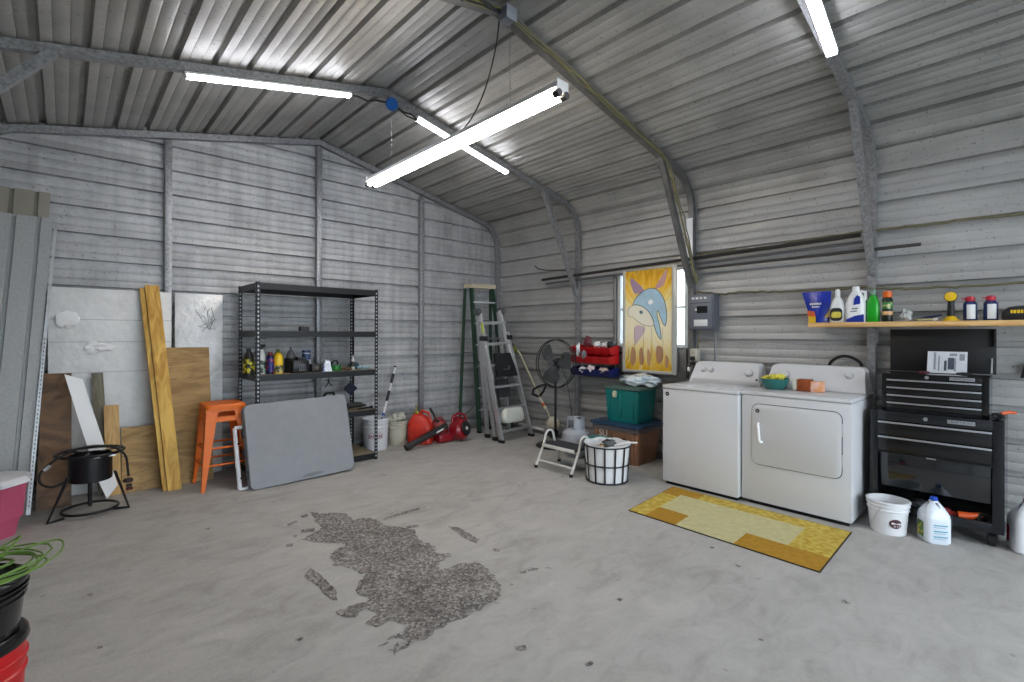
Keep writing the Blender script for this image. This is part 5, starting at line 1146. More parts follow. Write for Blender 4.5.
# ================================================================== shelf plank and what stands on it
t = T('shelf_plank', 'pine plank shelf on the right wall above the tool chest', 'shelf', (4.69, .3, 1.42))
obj('plank', MB().box(4.56, 4.775, -.9, 1.305, 1.424, 1.462, .004), wood('pine_shelf', '#b98748', '#dfba80', (5, .6, 9), 2.4, dist=1.5), t)
for y in (.88, -.2): obj('bracket', MB().pipe([(4.79, y, 1.30), (4.79, y, 1.415), (4.60, y, 1.415)], .009, 6), mat('bracket_grey', '#9ea1a4', .4, .6), t)
zp = 1.4625; xs = 4.68
def pouch():
    t = T('detergent_pouch', 'blue pouch with orange and yellow corner at the left end of the shelf', 'pouch', (4.68, 1.28, zp))
    n = 10; fr, bk = [], []
    rows = [(0, 1.177, 1.319, .030), (.05, 1.172, 1.326, .034), (.11, 1.169, 1.339, .028), (.17, 1.167, 1.356, .018), (.235, 1.165, 1.374, .006), (.262, 1.165, 1.382, .002)]
    rings = []
    for z, a, b, th in rows: rings.append([(4.67 - th*math.sin(PI*k/8), a + (b-a)*k/8, zp+z) for k in range(9)] + [(4.67 + th*math.sin(PI*k/8), a + (b-a)*k/8, zp+z) for k in range(8, -1, -1)])
    mb = MB(); mb.loft(rings)
    obj('pouch', mb, mat('glossy_blue', '#142f9e', .25, var=.35, vs=9, coat=.4), t)
    def patch(pts, m_, lb, dx=.0345):
        mb = MB(); P = [(4.67 - dx + .008*abs((y-1.27)/.08)**2, y-.022, zp+z) for y, z in pts]; c = [(x-.0015, y, z) for x, y, z in P]; mb.loft([P, c]); obj('print', mb, m_, t, lb, smooth=0)
    patch([(1.345, .0), (1.29, .0), (1.29, .05), (1.345, .055)], YEL, 'yellow print'); patch([(1.352, .055), (1.29, .05), (1.30, .095), (1.355, .105)], mat('orange_print', '#cc5c2a', .4), 'orange print')
    patch([(1.23, .04), (1.19, .045), (1.19, .11)], mat('tan_print', '#b59a54', .4), 'tan print')
    for a, z, w_, h_ in ((1.335, .150, .085, .016), (1.32, .128, .055, .010)):
        mb = MB(); rnd = random.Random(int(z*1000))
        y = a
        while y > a - w_:
            ww = rnd.uniform(.006, .012); mb.box(4.640, 4.642, y-ww-.022, y-.022, zp+z, zp+z+h_); y -= ww+.004
        obj('white_lettering', mb, mat('label_white', '#d8dad8', .5), t, 'small white lettering', smooth=0)
pouch()
def flat_bottle(name, label, cat, y0_, y1_, h_, m_, neck=None, parts=(), dx=.075, shoulder=.6, x=4.665):
    t = T(name, label, cat, (x, (y0_+y1_)/2, zp)); cy = (y0_+y1_)/2; w_ = (y1_-y0_)
    rings = []
    for z, k, d_ in ((0, .94, .9), (.006, 1, 1), (h_*shoulder, 1, 1), (h_*(shoulder+.15), .82, .85), (h_*(shoulder+.28), .5, .6), (h_*(shoulder+.34), .34, .42)):
        rings.append([(x+a, cy+b, zp+z) for a, b in rrect(dx*d_, w_*k, min(dx*d_, w_*k)*.42, 4)])
    obj('bottle_body', MB().loft(rings), m_, t)
    return t, cy
t, cy = flat_bottle('spray_bottle', 'white bottle with yellow and black oval label, second from left on the shelf', 'bottle', 1.064, 1.172, .26, mat('white_bottle_bright', '#e2e4e4', .3), shoulder=.46)
obj('neck', MB().lathe([(.001, 0), (.020, 0), (.018, .05), (.012, .062), (.001, .062)], 16, (4.665, cy, zp+.21)), mat('white_bottle_bright', '#e2e4e4', .3), t)
mb = MB(); mb.loft([[(4.627-.0015, cy+a, zp+.065+b) for a, b in rrect(.086, .105, .03)], [(4.625-.003, cy+a, zp+.065+b) for a, b in rrect(.086, .105, .03)]]); obj('front_label', mb, mat('label_black', '#23252a', .4), t, 'black label')
mb = MB(); mb.loft([[(4.6215, cy+a, zp+.062+b) for a, b in rrect(.070, .050, .016)], [(4.620, cy+a, zp+.062+b) for a, b in rrect(.070, .050, .016)]]); obj('label_panel', mb, mat('label_yellow', '#d2c651', .4, col2='#8c8432', vs=50, thr=.6), t, 'yellow label panel')
t, cy = flat_bottle('detergent_jug', 'large white jug with blue label and base beside the green bottle', 'jug', .924, 1.062, .30, mat('white_bottle_bright', '#e2e4e4', .3), shoulder=.50, dx=.095)
obj('cap', MB().lathe([(.001, 0), (.026, 0), (.026, .030), (.020, .036), (.001, .036)], 16, (4.665, cy-.0, zp+.25)), mat('white_bottle_bright', '#e2e4e4', .3), t)
mb = MB(); mb.pipe([(4.665, cy-.03, zp+.245), (4.665, cy-.062, zp+.235), (4.665, cy-.064, zp+.17)], .013, 8); obj('handle', mb, mat('white_bottle_bright', '#e2e4e4', .3), t)
def plate(pts, dx, m_, t, lb, name='front_label', x0=4.6175):
    mb = MB(); mb.loft([[(x0-dx, y, zp+z) for y, z in pts], [(x0-dx-.0015, y, zp+z) for y, z in pts]]); obj(name, mb, m_, t, lb, smooth=0)
BL = mat('label_blue', '#12309a', .35)
plate([(.930, .002), (1.048, .002), (1.048, .022), (.99, .05), (.930, .062)], 0, BL, t, 'blue base band'); plate([(.955, .145), (1.0, .135), (.995, .185), (.975, .215), (.955, .20)], 0, BL, t, 'blue drop mark')
plate([(.975, .085), (1.02, .080), (1.02, .088), (.975, .093)], 0, mat('label_grey_ink', '#5e6a6c', .5), t, 'grey lettering', 'lettering'); plate([(.970, .105), (1.01, .100), (1.01, .110), (.970, .115)], 0, mat('label_grey_ink', '#5e6a6c', .5), t, 'grey lettering', 'lettering')
t, cy = flat_bottle('dish_soap', 'bright green soap bottle in the middle of the left shelf group', 'bottle', .838, .922, .225, GREEN, shoulder=.62, dx=.06)
obj('cap', MB().lathe([(.001, 0), (.022, 0), (.024, .03), (.014, .04), (.001, .04)], 16, (4.665, cy, zp+.213)), mat('clear_green_cap', '#6a8a78', .3), t)
t = T('spray_can', 'dark spray can with bright orange cap, right of the green bottle', 'can', (4.665, .79, zp))
obj('can_body', MB().lathe([(.001, 0), (.032, 0), (.033, .004), (.033, .172), (.024, .188), (.001, .188)], 24, (4.665, .79, zp)), mat('black_green_can', '#14201a', .3, .2), t)
obj('label_band', MB().lathe([(.0335, .10), (.0342, .102), (.0342, .150), (.0335, .152)], 24, (4.665, .79, zp), cap=False), mat('band_green_cream', '#2f7a34', .4, col2='#d8cf9a', vs=26, thr=.55), t, 'green and cream band')
obj('label_band', MB().lathe([(.0335, .052), (.0342, .054), (.0342, .078), (.0335, .08)], 24, (4.665, .79, zp), cap=False), mat('band_peach', '#d8a878', .4), t, 'peach band')
obj('cap', MB().lathe([(.001, .188), (.028, .188), (.030, .194), (.028, .235), (.001, .238)], 20, (4.665, .79, zp)), mat('orange_cap', '#dd6414', .4), t, 'orange cap')
t = T('small_gear_part', 'small pale knobbly plastic part right of the spray can on the shelf', 'part', (4.66, .675, zp)); obj('part', MB().blob((4.66, .675, zp+.042), .036, (.8, .9, 1.2), .45, 4), mat('pale_part', '#b9bcbc', .5), t)
for i, (nm, pts, r_, m_, lb) in enumerate((('pliers', [(4.63, .62, zp+.012), (4.64, .56, zp+.014), (4.65, .51, zp+.022)], .009, mat('olive_grip', '#7c7a3c', .6), 'olive-handled pliers lying left of the yellow work light'), ('cutters', [(4.62, .60, zp+.010), (4.60, .54, zp+.012), (4.61, .49, zp+.012)], .008, mat('pale_grip', '#b9b48c', .6), 'pale-handled cutters lying at the front of the shelf'),
    ('screwdriver', [(4.68, .63, zp+.012), (4.68, .55, zp+.03), (4.67, .475, zp+.045)], .010, NAVY, 'dark blue screwdriver leaning up left of the yellow work light'), ('clip', [(4.60, .515, zp+.010), (4.60, .49, zp+.014)], .010, WPLAS, 'small white clip at the shelf edge near the work light'))):
    one(nm, MB().pipe(pts, r_, 8, r_*.6), m_, lb, 'tool', pts[1][:2] + (zp,), 'loose hand tools on the shelf')
t = T('work_light', 'yellow and black work light with round head on the shelf', 'work light', (4.66, .425, zp))
obj('base', MB().lathe([(.001, 0), (.045, 0), (.045, .008), (.020, .035), (.001, .038)], 24, (4.66, .425, zp)), YEL, t, 'yellow base')
obj('stem', MB().lathe([(.018, .03), (.022, .045), (.018, .13), (.02, .14)], 18, (4.66, .425, zp)), BLACK, t, 'black stem')
q = V((-1, .0, .15)).normalized().to_track_quat('Z', 'Y').to_matrix().to_4x4()
obj('head', MB().lathe([(.001, -.03), (.026, -.028), (.036, -.005), (.037, .010), (.001, .012)], 24, M=Matrix.Translation((4.655, .425, zp+.172)) @ q), BLACK, t)
obj('lens_cover', MB().lathe([(.001, .012), (.034, .012), (.032, .020), (.001, .026)], 24, M=Matrix.Translation((4.655, .425, zp+.172)) @ q), YEL, t, 'yellow lens cover')
for y, lb in ((.325, 'navy canister with white label and red trigger, nearer the yellow work light'), (.222, 'navy canister with white label and red trigger, beside the black case')):
    t = T('spray_canister', lb, 'canister', (4.665, y, zp), group='red-topped canisters on the shelf')
    obj('can_body', MB().lathe([(.001, 0), (.036, 0), (.037, .004), (.037, .118), (.026, .135), (.001, .135)], 24, (4.665, y, zp)), mat('navy_can', '#1b2a5c', .3, .2), t)
    P = [(math.cos(PI+a)*.0385, math.sin(PI+a)*.0385) for a in [(-.1+.25*k) - .55 + .25 for k in range(6)]]
    mb = MB(); mb.loft([[(4.665+a, y-b if False else y+b, zp+.012) for a, b in P], [(4.665+a, y+b, zp+.112) for a, b in P]], cap=False, closed=False); obj('front_label', mb, mat('label_white', '#d8dad8', .5), t, 'white label')
    obj('trigger_cap', MB().lathe([(.001, .135), (.022, .135), (.027, .145), (.024, .165), (.012, .172), (.001, .172)], 18, (4.665, y, zp)), mat('crimson_cap', '#b32436', .4), t, 'red trigger cap')
    mb = MB(); mb.pipe([(4.665, y, zp+.155), (4.65, y+.045, zp+.158)], .007, 6, .003); obj('nozzle', mb, mat('crimson_cap', '#b32436', .4), t, 'red nozzle')
t = T('tool_case', 'rounded black case with yellow lettering at the right end of the shelf', 'case', (4.665, .04, zp))
obj('case', MB().loft([[(4.665+a, .04+b, zp+z) for a, b in rrect(w_, d_, .035)] for w_, d_, z in ((.13, .25, 0), (.14, .26, .02), (.14, .255, .055), (.11, .20, .085), (.05, .12, .095))]), BLACK, t)
mb = MB(); rnd = random.Random(1); y = .125
while y > -.08: ww = rnd.uniform(.008, .014); mb.box(4.5935, 4.5955, y-ww, y, zp+.045, zp+.066); y -= ww+.004
obj('yellow_lettering', mb, YEL, t, 'yellow lettering', smooth=0)

# ================================================================== tool chest and cabinet
NB = mat('navy_black_enamel', '#14171d', .22, .0, coat=.4)
t = T('tool_chest', 'black upper tool chest with open lid, on the rolling cabinet', 'tool chest', (4.53, .49, .84))
xf = 4.400; ya, yb = .214, .777; z0, z1 = .817, 1.086
mb = MB(); mb.box(xf+.004, 4.70, ya, ya+.012, z0, z1); mb.box(xf+.004, 4.70, yb-.012, yb, z0, z1); mb.box(4.69, 4.70, ya+.012, yb-.012, z0, z1); mb.box(xf+.004, 4.69, ya+.012, yb-.012, z0, z0+.012); mb.box(xf+.004, 4.69, ya+.012, yb-.012, 1.033, 1.043)
obj('chest_body', mb, NB, t, smooth=20)
obj('top_tray', MB().box(4.41, 4.69, ya+.013, yb-.013, 1.075, 1.086), NB, t, smooth=20)
mb = MB(); mb.box(xf, xf+.010, ya, ya+.035, z0, z1, .001); mb.box(xf, xf+.010, yb-.028, yb, z0, z1, .001); mb.box(xf, xf+.010, ya+.035, yb-.028, 1.046, z1, .001); obj('face_frame', mb, GLOSSB, t)
def drawer(x, ya_, yb_, za, zb, t, strip=.010):
    d = obj('drawer', MB().box(x-.004, x+.20, ya_, yb_, za, zb, .002), GLOSSB, t)
    obj('pull_strip', MB().box(x-.016, x-.004, ya_, yb_, zb-strip, zb, .002), SILV, d, 'silver pull strip'); return d
for k in range(4): drawer(xf, ya+.037, yb-.030, .826+k*.0545+.004, .826+(k+1)*.0545-.001, t)
def nameplate(x, y, z, w_, h_, t, txt):
    mb = MB(); mb.box(x-.003, x, y-w_/2, y+w_/2, z-h_/2, z+h_/2, .001); o = obj('name_plate', mb, mat('plate_silver', '#a8abb0', .35, .4), t, 'silver name plate')
    text('lettering', txt, h_*.95, (x-.0035, y, z), (0, -1, 0), (0, 0, 1), mat('plate_ink', '#2a2c30', .4), t, .0004)
nameplate(xf, .345, 1.066, .125, .022, t, 'CRAFTSMAN')
q = V((-1, 0, 0)).to_track_quat('Z', 'Y').to_matrix().to_4x4()
obj('lock', MB().lathe([(.001, 0), (.012, 0), (.010, .006), (.001, .007)], 16, M=Matrix.Translation((xf, .525, 1.066)) @ q), SILV, t)
obj('lid', MB().box(4.70, 4.715, .195, .778, 1.090, 1.405, .004).box(4.66, 4.70, .195, .207, 1.28, 1.405, .002), mat('matt_black', '#08090b', .5), t, 'open black lid')
obj('lid_stay', MB().pipe([(4.66, .217, 1.10), (4.68, .216, 1.20), (4.69, .22, 1.20)], .005, 6), SILV, t)
t2 = T('printed_sheet', 'black and white printed sheet propped inside the open chest lid', 'paper', (4.64, .445, 1.10))
mb = MB(); mb.slab([(4.61, .550, 1.090), (4.61, .337, 1.090), (4.66, .337, 1.243), (4.66, .550, 1.243)], .002, (1, 0, 0)); obj('paper', mb, mat('paper_grey', '#c9cdd2', .5, var=.08, vs=18), t2, smooth=0)
def sheetmark(y0_, y1_, a, b, m_, lb=None):
    f = lambda y, q: (4.61 + .05*q - .0015, y, 1.090 + .153*q); mb = MB(); mb.loft([[f(y0_, a), f(y1_, a), f(y1_, b), f(y0_, b)], [tuple(V(p) + V((.001, 0, 0))) for p in (f(y0_, a), f(y1_, a), f(y1_, b), f(y0_, b))]]); obj('print', mb, m_, t2, lb, smooth=0)
INK = mat('print_ink', '#3b4654', .5); INK2 = mat('print_grey', '#83898f', .5)
for a, b, c, d_, m_ in ((.515, .503, .15, .95, INK2), (.490, .482, .1, .8, INK2), (.458, .444, .12, .58, INK), (.438, .405, .18, .72, INK), (.43, .39, .80, .92, INK2), (.405, .395, .10, .70, INK2), (.378, .350, .60, .90, INK2)): sheetmark(a, b, c, d_, m_, 'printed mark')
one('red_rag', MB().blob((4.44, .545, 1.099), .022, (1.2, 1.7, .45), .3, 3), mat('maroon_cloth', '#5a2430', .7), 'small maroon cloth on the front edge of the chest', 'cloth', (4.44, .545, 1.088))
one('glasses_case', MB().blob((4.44, .34, 1.100), .022, (1.2, 1.9, .5), .2, 6), BLACK, 'small black case on the chest in front of the printed sheet', 'case', (4.44, .34, 1.088))

t = T('tool_cabinet', 'black rolling tool cabinet with two drawers and an open bay', 'tool cabinet', (4.50, .487, 0))
xf = 4.345; ya, yb, z0, z1 = .142, .835, .100, .815; xb = 4.77
mb = MB(); mb.box(xf+.004, xb, ya, ya+.014, z0, z1); mb.box(xf+.004, xb, yb-.014, yb, z0, z1); mb.box(xb-.012, xb, ya+.014, yb-.014, z0, z1); mb.box(xf+.004, xb-.012, ya+.014, yb-.014, z0, z0+.02); mb.box(xf+.004, xb-.012, ya+.014, yb-.014, z1-.012, z1); mb.box(xf+.02, xb-.012, ya+.014, yb-.014, .525, .533)
obj('cabinet_body', mb, NB, t, smooth=20)
mb = MB(); mb.box(xf, xf+.012, ya, ya+.055, z0, z1, .001); mb.box(xf, xf+.012, yb-.045, yb, z0, z1, .001); mb.box(xf, xf+.012, ya+.055, yb-.045, .750, z1, .001); mb.box(xf, xf+.012, ya+.055, yb-.045, z0, .160, .001); obj('face_frame', mb, mat('frame_charcoal', '#14171c', .25, .1, coat=.3), t)
drawer(xf, ya+.058, yb-.048, .643, .743, t, .012); drawer(xf, ya+.058, yb-.048, .532, .637, t, .012)
obj('bay_door', MB().box(xf+.03, xf+.042, ya+.058, yb-.048, .275, .526, .003), mat('dark_mirror_enamel', '#15181b', .10, .0, coat=.8), t, 'glossy black door panel'); obj('door_lip', MB().box(xf+.002, xf+.03, ya+.058, yb-.048, .516, .526, .002), BLKM, t)
obj('door_pull', MB().box(xf-.004, xf+.002, .47, .52, .513, .521, .001), SILV, t)
nameplate(xf, .345, .783, .135, .024, t, 'CRAFTSMAN'); obj('lock', MB().lathe([(.001, 0), (.013, 0), (.011, .006), (.001, .007)], 16, M=Matrix.Translation((xf, .525, .783)) @ q), SILV, t)
for x in (4.42, 4.70):
    for y in (.20, .775):
        cst = obj('caster', MB().tube((x, y-.018, .042), (x, y+.018, .042), .042, seg=20), RUBBER, t, 'black caster wheel')
        obj('caster_fork', MB().box(x-.03, x+.03, y-.030, y-.021, .03, .092, .003).box(x-.03, x+.03, y+.021, y+.030, .03, .092, .003).box(x-.035, x+.035, y-.03, y+.03, .092, .099, .002), mat('caster_steel', '#3c3f43', .4, .5), cst)
zb_ = .1215
one('orange_tool', MB().pipe([(4.40, .36, zb_+.035), (4.41, .30, zb_+.045), (4.43, .25, zb_+.06)], .028, 10, .016), mat('tool_orange', '#d2551a', .4), 'orange power tool in the open bay of the cabinet', 'tool', (4.34, .30, zb_), 'tools in the open cabinet bay')
one('red_tool', MB().blob((4.41, .43, zb_+.035), .035, (1, 1.5, .8), .25, 8), mat('tool_dark_red', '#7a1c1c', .4), 'dark red tool left of the orange one in the cabinet bay', 'tool', (4.41, .43, zb_), 'tools in the open cabinet bay')
one('grey_tool', MB().blob((4.45, .56, zb_+.045), .045, (1, 1.5, .8), .25, 9), mat('tool_dark_grey', '#26282c', .4), 'dark grey tool at the left of the cabinet bay', 'tool', (4.45, .56, zb_), 'tools in the open cabinet bay')
one('hose_coil', MB().ring((4.42, .235, zb_+.04), .030, .012, (1, .2, 0), 20, 8), RUBBER, 'black hose coil at the right end of the cabinet bay', 'hose', (4.42, .235, zb_), 'tools in the open cabinet bay')
one('black_glove', MB().blob((4.44, .180, .837), .034, (1.5, .9, .6), .35, 2), mat('black_cloth', '#0e0e10', .8), 'black glove on the right corner of the rolling cabinet', 'glove', (4.44, .180, .816))
one('orange_grip', MB().pipe([(4.48, .165, .850), (4.51, .125, .862), (4.52, .095, .858)], .012, 8, .008), mat('tool_orange', '#d2551a', .4), 'orange handle resting on the black glove at the cabinet corner', 'tool', (4.46, .165, .87))

# ---- bucket and jugs on the floor
t = bucket('bucket', 'white bucket with an oval dark red logo beside the bleach jug', 'bucket', (4.217, .708, 0), .100, .119, .222, mat('white_bucket_near', '#dcdddf', .38), handle=(-.1, .95, SILV))
BC = V((4.217, .708, 0)); dC = (V((0, 0, 0)) - BC).normalized(); uC = V((-dC.y, dC.x, 0)); 
if uC.y > 0: uC = -uC
dC2 = (dC*.85 + uC*.35).normalized(); uC2 = V((-dC2.y, dC2.x, 0)); uC2 = -uC2 if uC2.y > 0 else uC2
def cyl_patch(c, R, d, u, pts, m_, t, lb, name='logo'):
    n = len(pts); P = on_cyl(c, R, d, u, 0, pts); ca = sum(a for a, _ in pts)/n; cz = sum(z for _, z in pts)/n; C_ = on_cyl(c, R, d, u, 0, [(ca, cz)])[0]
    mb = MB(); mb._add([tuple(C_)] + [tuple(p) for p in P], [(0, i+1, (i+1) % n+1) for i in range(n)]); return obj(name, mb, m_, t, lb, smooth=60)
cyl_patch(BC, .112, dC2, uC2, [(.036*math.cos(k*PI/12), .085 + .031*math.sin(k*PI/12)) for k in range(24)], mat('logo_maroon', '#451824', .45), t, 'dark maroon oval logo')
cyl_patch(BC, .1130, dC2, uC2, [(-.024, .094), (.036, .090), (.036, .080), (-.024, .083)], WPLAS, t, 'white bar across the logo', 'logo_bar')
for a0, w_ in ((-.012, .011), (.006, .007), (.018, .010)): cyl_patch(BC, .1130, dC2, uC2, [(a0, .077), (a0+w_, .077), (a0+w_, .064), (a0, .064)], mat('logo_grey', '#9a9096', .5), t, 'pale lettering in the logo', 'logo_letter')

def jug(name, label, base, sc, m_, capm, labelcol, rz=0.):
    t = T(name, label, 'jug', base); x, y, z = base; M = Matrix.Translation(base) @ Matrix.Rotation(rz, 4, 'Z') @ Matrix.Scale(sc, 4)
    rings = [[(a, b, q) for a, b in rrect(w_, d_, .035, 5)] for w_, d_, q in ((.13, .13, 0), (.145, .145, .012), (.145, .145, .16), (.138, .138, .185), (.10, .10, .225), (.055, .055, .258), (.040, .040, .268))]
    obj('bottle_body', MB().loft(rings, M=M), m_, t)
    obj('cap', MB().lathe([(.001, .269), (.021, .269), (.021, .286), (.018, .290), (.001, .290)], 20, M=M), capm, t, 'coloured cap')
    mb = MB(); mb.pipe([M @ V(p) for p in ((.052, 0, .215), (.080, 0, .19), (.083, 0, .12), (.070, 0, .10))], .014*sc, 8); obj('handle', mb, m_, t)
    return t, M
JW = mat('milky_jug', '#d5dde6', .3, coat=.2)
t, M = jug('bleach_jug', 'milky white jug with a blue cap in front of the tool cabinet', (4.240, .468, 0), 1.0, JW, mat('cap_blue', '#1c48b4', .4), None, rz=.54)
def jl(a0, a1, q0, q1, m_, lb, side='x'):
    # label plates on the two faces turned to the room
    mb = MB()
    if side == 'x': pts = [(-.0733, a0, q0), (-.0733, a1, q0), (-.0733, a1, q1), (-.0733, a0, q1)]; n = V((-.001, 0, 0))
    else: pts = [(a0, -.0733, q0), (a1, -.0733, q0), (a1, -.0733, q1), (a0, -.0733, q1)]; n = V((0, -.001, 0))
    mb.loft([[M @ V(p) for p in pts], [M @ (V(p) + n) for p in pts]]); obj('label_print', mb, m_, t, lb, smooth=0)
t_keep = t

# labels on the jug: find which local side faces the room
Mi = M.inverted(); cl = (Mi @ V((0, 0, 0))); cl.z = 0; cl.normalize()
def side_axes(v):
    if abs(v.x) > abs(v.y): n = V((math.copysign(1, v.x), 0, 0)); s = V((0, math.copysign(1, v.y), 0))
    else: n = V((0, math.copysign(1, v.y), 0)); s = V((math.copysign(1, v.x), 0, 0))
    return n, s
n1, n2 = side_axes(cl)
def jplate(n, u0, u1, q0, q1, m_, lb):
    u = V((-n.y, n.x, 0)); c = n*.0729; pts = [c + u*a + V((0, 0, b)) for a, b in ((u0, q0), (u1, q0), (u1, q1), (u0, q1))]
    mb = MB(); mb.loft([[M @ p for p in pts], [M @ (p + n*.001) for p in pts]]); obj('label_print', mb, m_, t_keep, lb, smooth=0)
LBK = mat('label_teal_ink', '#4b9cb4', .5); 
for q in (.120, .082, .046): jplate(n1, -.034, .042, q, q+.007, LBK, 'pale blue line of print'); jplate(n1, -.034, .030, q-.012, q-.008, mat('label_soft_ink', '#8fa9bd', .5), 'small line of print')
jplate(n2, -.035, .035, .03, .13, mat('label_green', '#3c6a34', .4, col2='#c9b93c', vs=20, thr=.55), 'green and yellow label')
t, M = jug('coolant_jug', 'white jug with a red cap at the right edge of the picture', (4.455, .040, 0), 1.16, mat('bright_white_jug', '#dfe3e8', .35), mat('cap_red', '#8c1a2c', .4), None, rz=.4)
t_keep = t; Mi = M.inverted(); cl = (Mi @ V((0, 0, 0))); cl.z = 0; cl.normalize(); n1, n2 = side_axes(cl)
for n_ in (n1, n2): jplate(n_, -.040, -.015, .04, .13, mat('label_red', '#a01c24', .4), 'red label strip')

t = T('hanging_bracket', 'dark bracket hanging on the right wall at the picture edge', 'bracket', (4.82, .06, 1.1))
mb = MB(); mb.slab([(4.82, .085, 1.07), (4.82, .02, 1.07), (4.82, .02, 1.19), (4.82, .065, 1.17)], .02, (-1, 0, 0)); obj('bracket', mb, BLKM, t)

# ================================================================== worn gritty patch on the floor
GR = gravel()
def patch(name, label, outline, m_, z=.002, jit=.012, seed=0, dens=.02):
    r = random.Random(seed); P = []
    n = len(outline)
    for i in range(n):
        a, b = V((*outline[i], 0)), V((*outline[(i+1) % n], 0)); k = max(1, int((b-a).length/dens))
        for j in range(k): P.append(a.lerp(b, j/k) + V((r.uniform(-jit, jit), r.uniform(-jit, jit), 0)))
    bm = bmesh.new(); vs = [bm.verts.new((p.x, p.y, z)) for p in P]; es = [bm.edges.new((vs[i], vs[(i+1) % len(vs)])) for i in range(len(vs))]
    bmesh.ops.triangle_fill(bm, use_beauty=True, use_dissolve=False, edges=es)
    mb = MB(); mb.bm.free(); mb.bm = bm
    return mb
STAIN_MAIN = [(1.384, 3.755), (1.432, 3.658), (1.518, 3.61), (1.576, 3.543), (1.547, 3.383), (1.624, 3.364), (1.68, 3.299), (1.677, 3.127), (1.737, 3.038), (1.784, 2.931), (1.727, 2.767), (1.743, 2.611), (1.703, 2.53), (1.747, 2.479), (1.778, 2.42), (1.712, 2.43), (1.64, 2.399), (1.586, 2.333), (1.653, 2.317), (1.728, 2.31), (1.804, 2.274), (1.81, 2.152), (1.743, 2.001), (1.717, 1.926), (1.628, 1.88), (1.515, 1.864), (1.394, 1.863), (1.31, 1.88), (1.216, 1.853), (1.143, 1.852), (1.034, 1.851), (1.023, 1.893), (1.12, 1.907), (1.093, 1.933), (1.057, 1.955), (1.088, 1.974), (1.139, 1.964), (1.18, 1.998), (1.144, 2.076), (1.07, 2.085), (1.048, 2.134), (1.117, 2.163), (1.089, 2.253), (1.018, 2.222), (0.963, 2.287), (0.979, 2.33), (1.062, 2.32), (1.15, 2.316), (1.147, 2.372), (1.127, 2.428), (1.182, 2.512), (1.257, 2.568), (1.213, 2.687), (1.165, 2.808), (1.222, 2.967), (1.343, 3.019), (1.301, 3.091), (1.209, 3.181), (1.148, 3.282), (1.245, 3.326), (1.333, 3.406), (1.345, 3.603)]
STAIN_BITS = [[(0.985, 2.773), (1.056, 2.862), (1.066, 2.721), (1.062, 2.505), (1.024, 2.414), (1.003, 2.45), (1.008, 2.611)], [(1.996, 2.817), (2.041, 2.762), (2.019, 2.501), (1.966, 2.464), (1.957, 2.587)], [(1.911, 2.006), (2.018, 2.008), (2.006, 1.973), (1.908, 1.975)], [(1.733, 3.273), (2.044, 3.277), (2.028, 3.243), (1.722, 3.232)], [(1.208, 3.454), (1.293, 3.429), (1.264, 3.352), (1.191, 3.406)], [(1.17, 3.622), (1.248, 3.655), (1.238, 3.615), (1.16, 3.576)], [(1.771, 3.021), (1.865, 2.99), (1.838, 2.947), (1.758, 2.98)], [(1.005, 1.945), (1.058, 1.943), (1.052, 1.928), (1.008, 1.936)], [(1.998, 2.335), (2.025, 2.299), (2.002, 2.278), (1.979, 2.31)], [(1.299, 3.718), (1.354, 3.729), (1.337, 3.669), (1.288, 3.669)], [(1.052, 3.284), (1.091, 3.271), (1.073, 3.221), (1.041, 3.238)], [(1.14, 3.403), (1.161, 3.39), (1.147, 3.348), (1.131, 3.363)], [(1.44, 1.542), (1.483, 1.516), (1.467, 1.492), (1.431, 1.515)]]
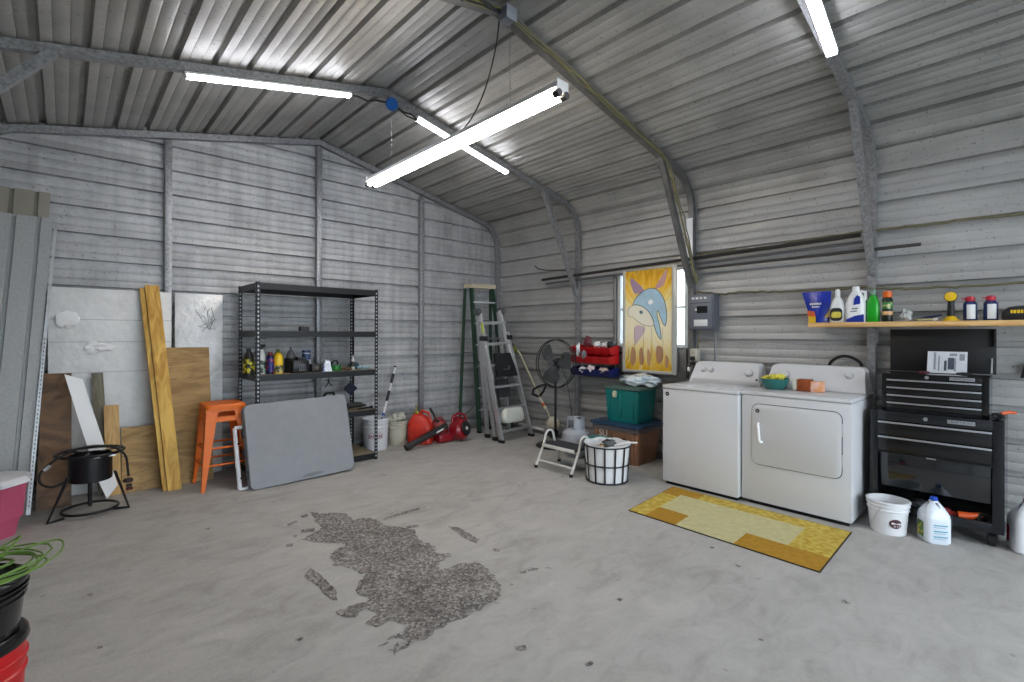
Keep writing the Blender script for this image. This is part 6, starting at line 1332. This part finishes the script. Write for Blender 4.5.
FLECKS = [(0.739, 3.907), (2.997, 3.15), (1.59, 2.869), (2.917, 1.195), (1.78, 1.939), (0.103, 3.333), (2.928, 0.666), (3.04, 1.408), (3.497, 3.068), (3.83, 4.939), (2.096, 1.45), (0.773, 2.219), (1.598, 1.252), (0.118, 2.743), (2.283, 0.839), (2.0, 1.966), (1.062, 4.752)]
mb = patch('', '', STAIN_MAIN, GR, .0025, .012, 1)
for i, b in enumerate(STAIN_BITS):
    m2 = patch('', '', b, GR, .0025, .004, i+5, .02); me = bpy.data.meshes.new('tmp'); m2.bm.to_mesh(me); m2.bm.free(); mb.bm.from_mesh(me); bpy.data.meshes.remove(me)
r = random.Random(9)
for x, y in FLECKS:
    s_ = .010 + r.random()*.012; q = [(x + s_*(.5+r.random())*math.cos(k*PI/4), y + s_*(.5+r.random())*math.sin(k*PI/4), .0025) for k in range(8)]; mb._add(q, [tuple(range(8))])
cx_, cy_ = 1.45, 2.6
for q in mb.bm.verts: q.co -= V((cx_, cy_, 0))
o = obj('gritty_patch', mb, GR, smooth=0); o.location = (cx_, cy_, 0); tag(o, 'rough dark gritty patch and flecks in the middle of the concrete floor', 'floor patch', kind='stuff')
# ------------------------------------------------------------------ camera, sky, exposure
cam = bpy.data.cameras.new('camera'); co = bpy.data.objects.new('camera', cam); COL.objects.link(co); S.camera = co
cam.sensor_width = 36; cam.sensor_fit = 'HORIZONTAL'; cam.lens = 485.8/1024*36; cam.shift_y = -6.98/1024; cam.clip_start = .05
yaw, roll = .7452, .003
f_ = V((math.sin(yaw), math.cos(yaw), 0)); r_ = V((math.cos(yaw), -math.sin(yaw), 0)); u_ = V((0, 0, 1))
r3 = r_*math.cos(roll) + u_*math.sin(roll); u3 = u_*math.cos(roll) - r_*math.sin(roll)
co.matrix_world = Matrix(((r3.x, u3.x, -f_.x, 0), (r3.y, u3.y, -f_.y, 0), (r3.z, u3.z, -f_.z, 1.36), (0, 0, 0, 1)))
w = bpy.data.worlds.new('sky'); S.world = w; w.use_nodes = True
bg = w.node_tree.nodes['Background']; bg.inputs[0].default_value = (.80, .90, 1., 1); bg.inputs[1].default_value = 2.9
S.view_settings.view_transform = 'Standard'; S.view_settings.look = 'None'; S.view_settings.gamma = 1; S.view_settings.use_curve_mapping = False
S.view_settings.exposure = 1.05
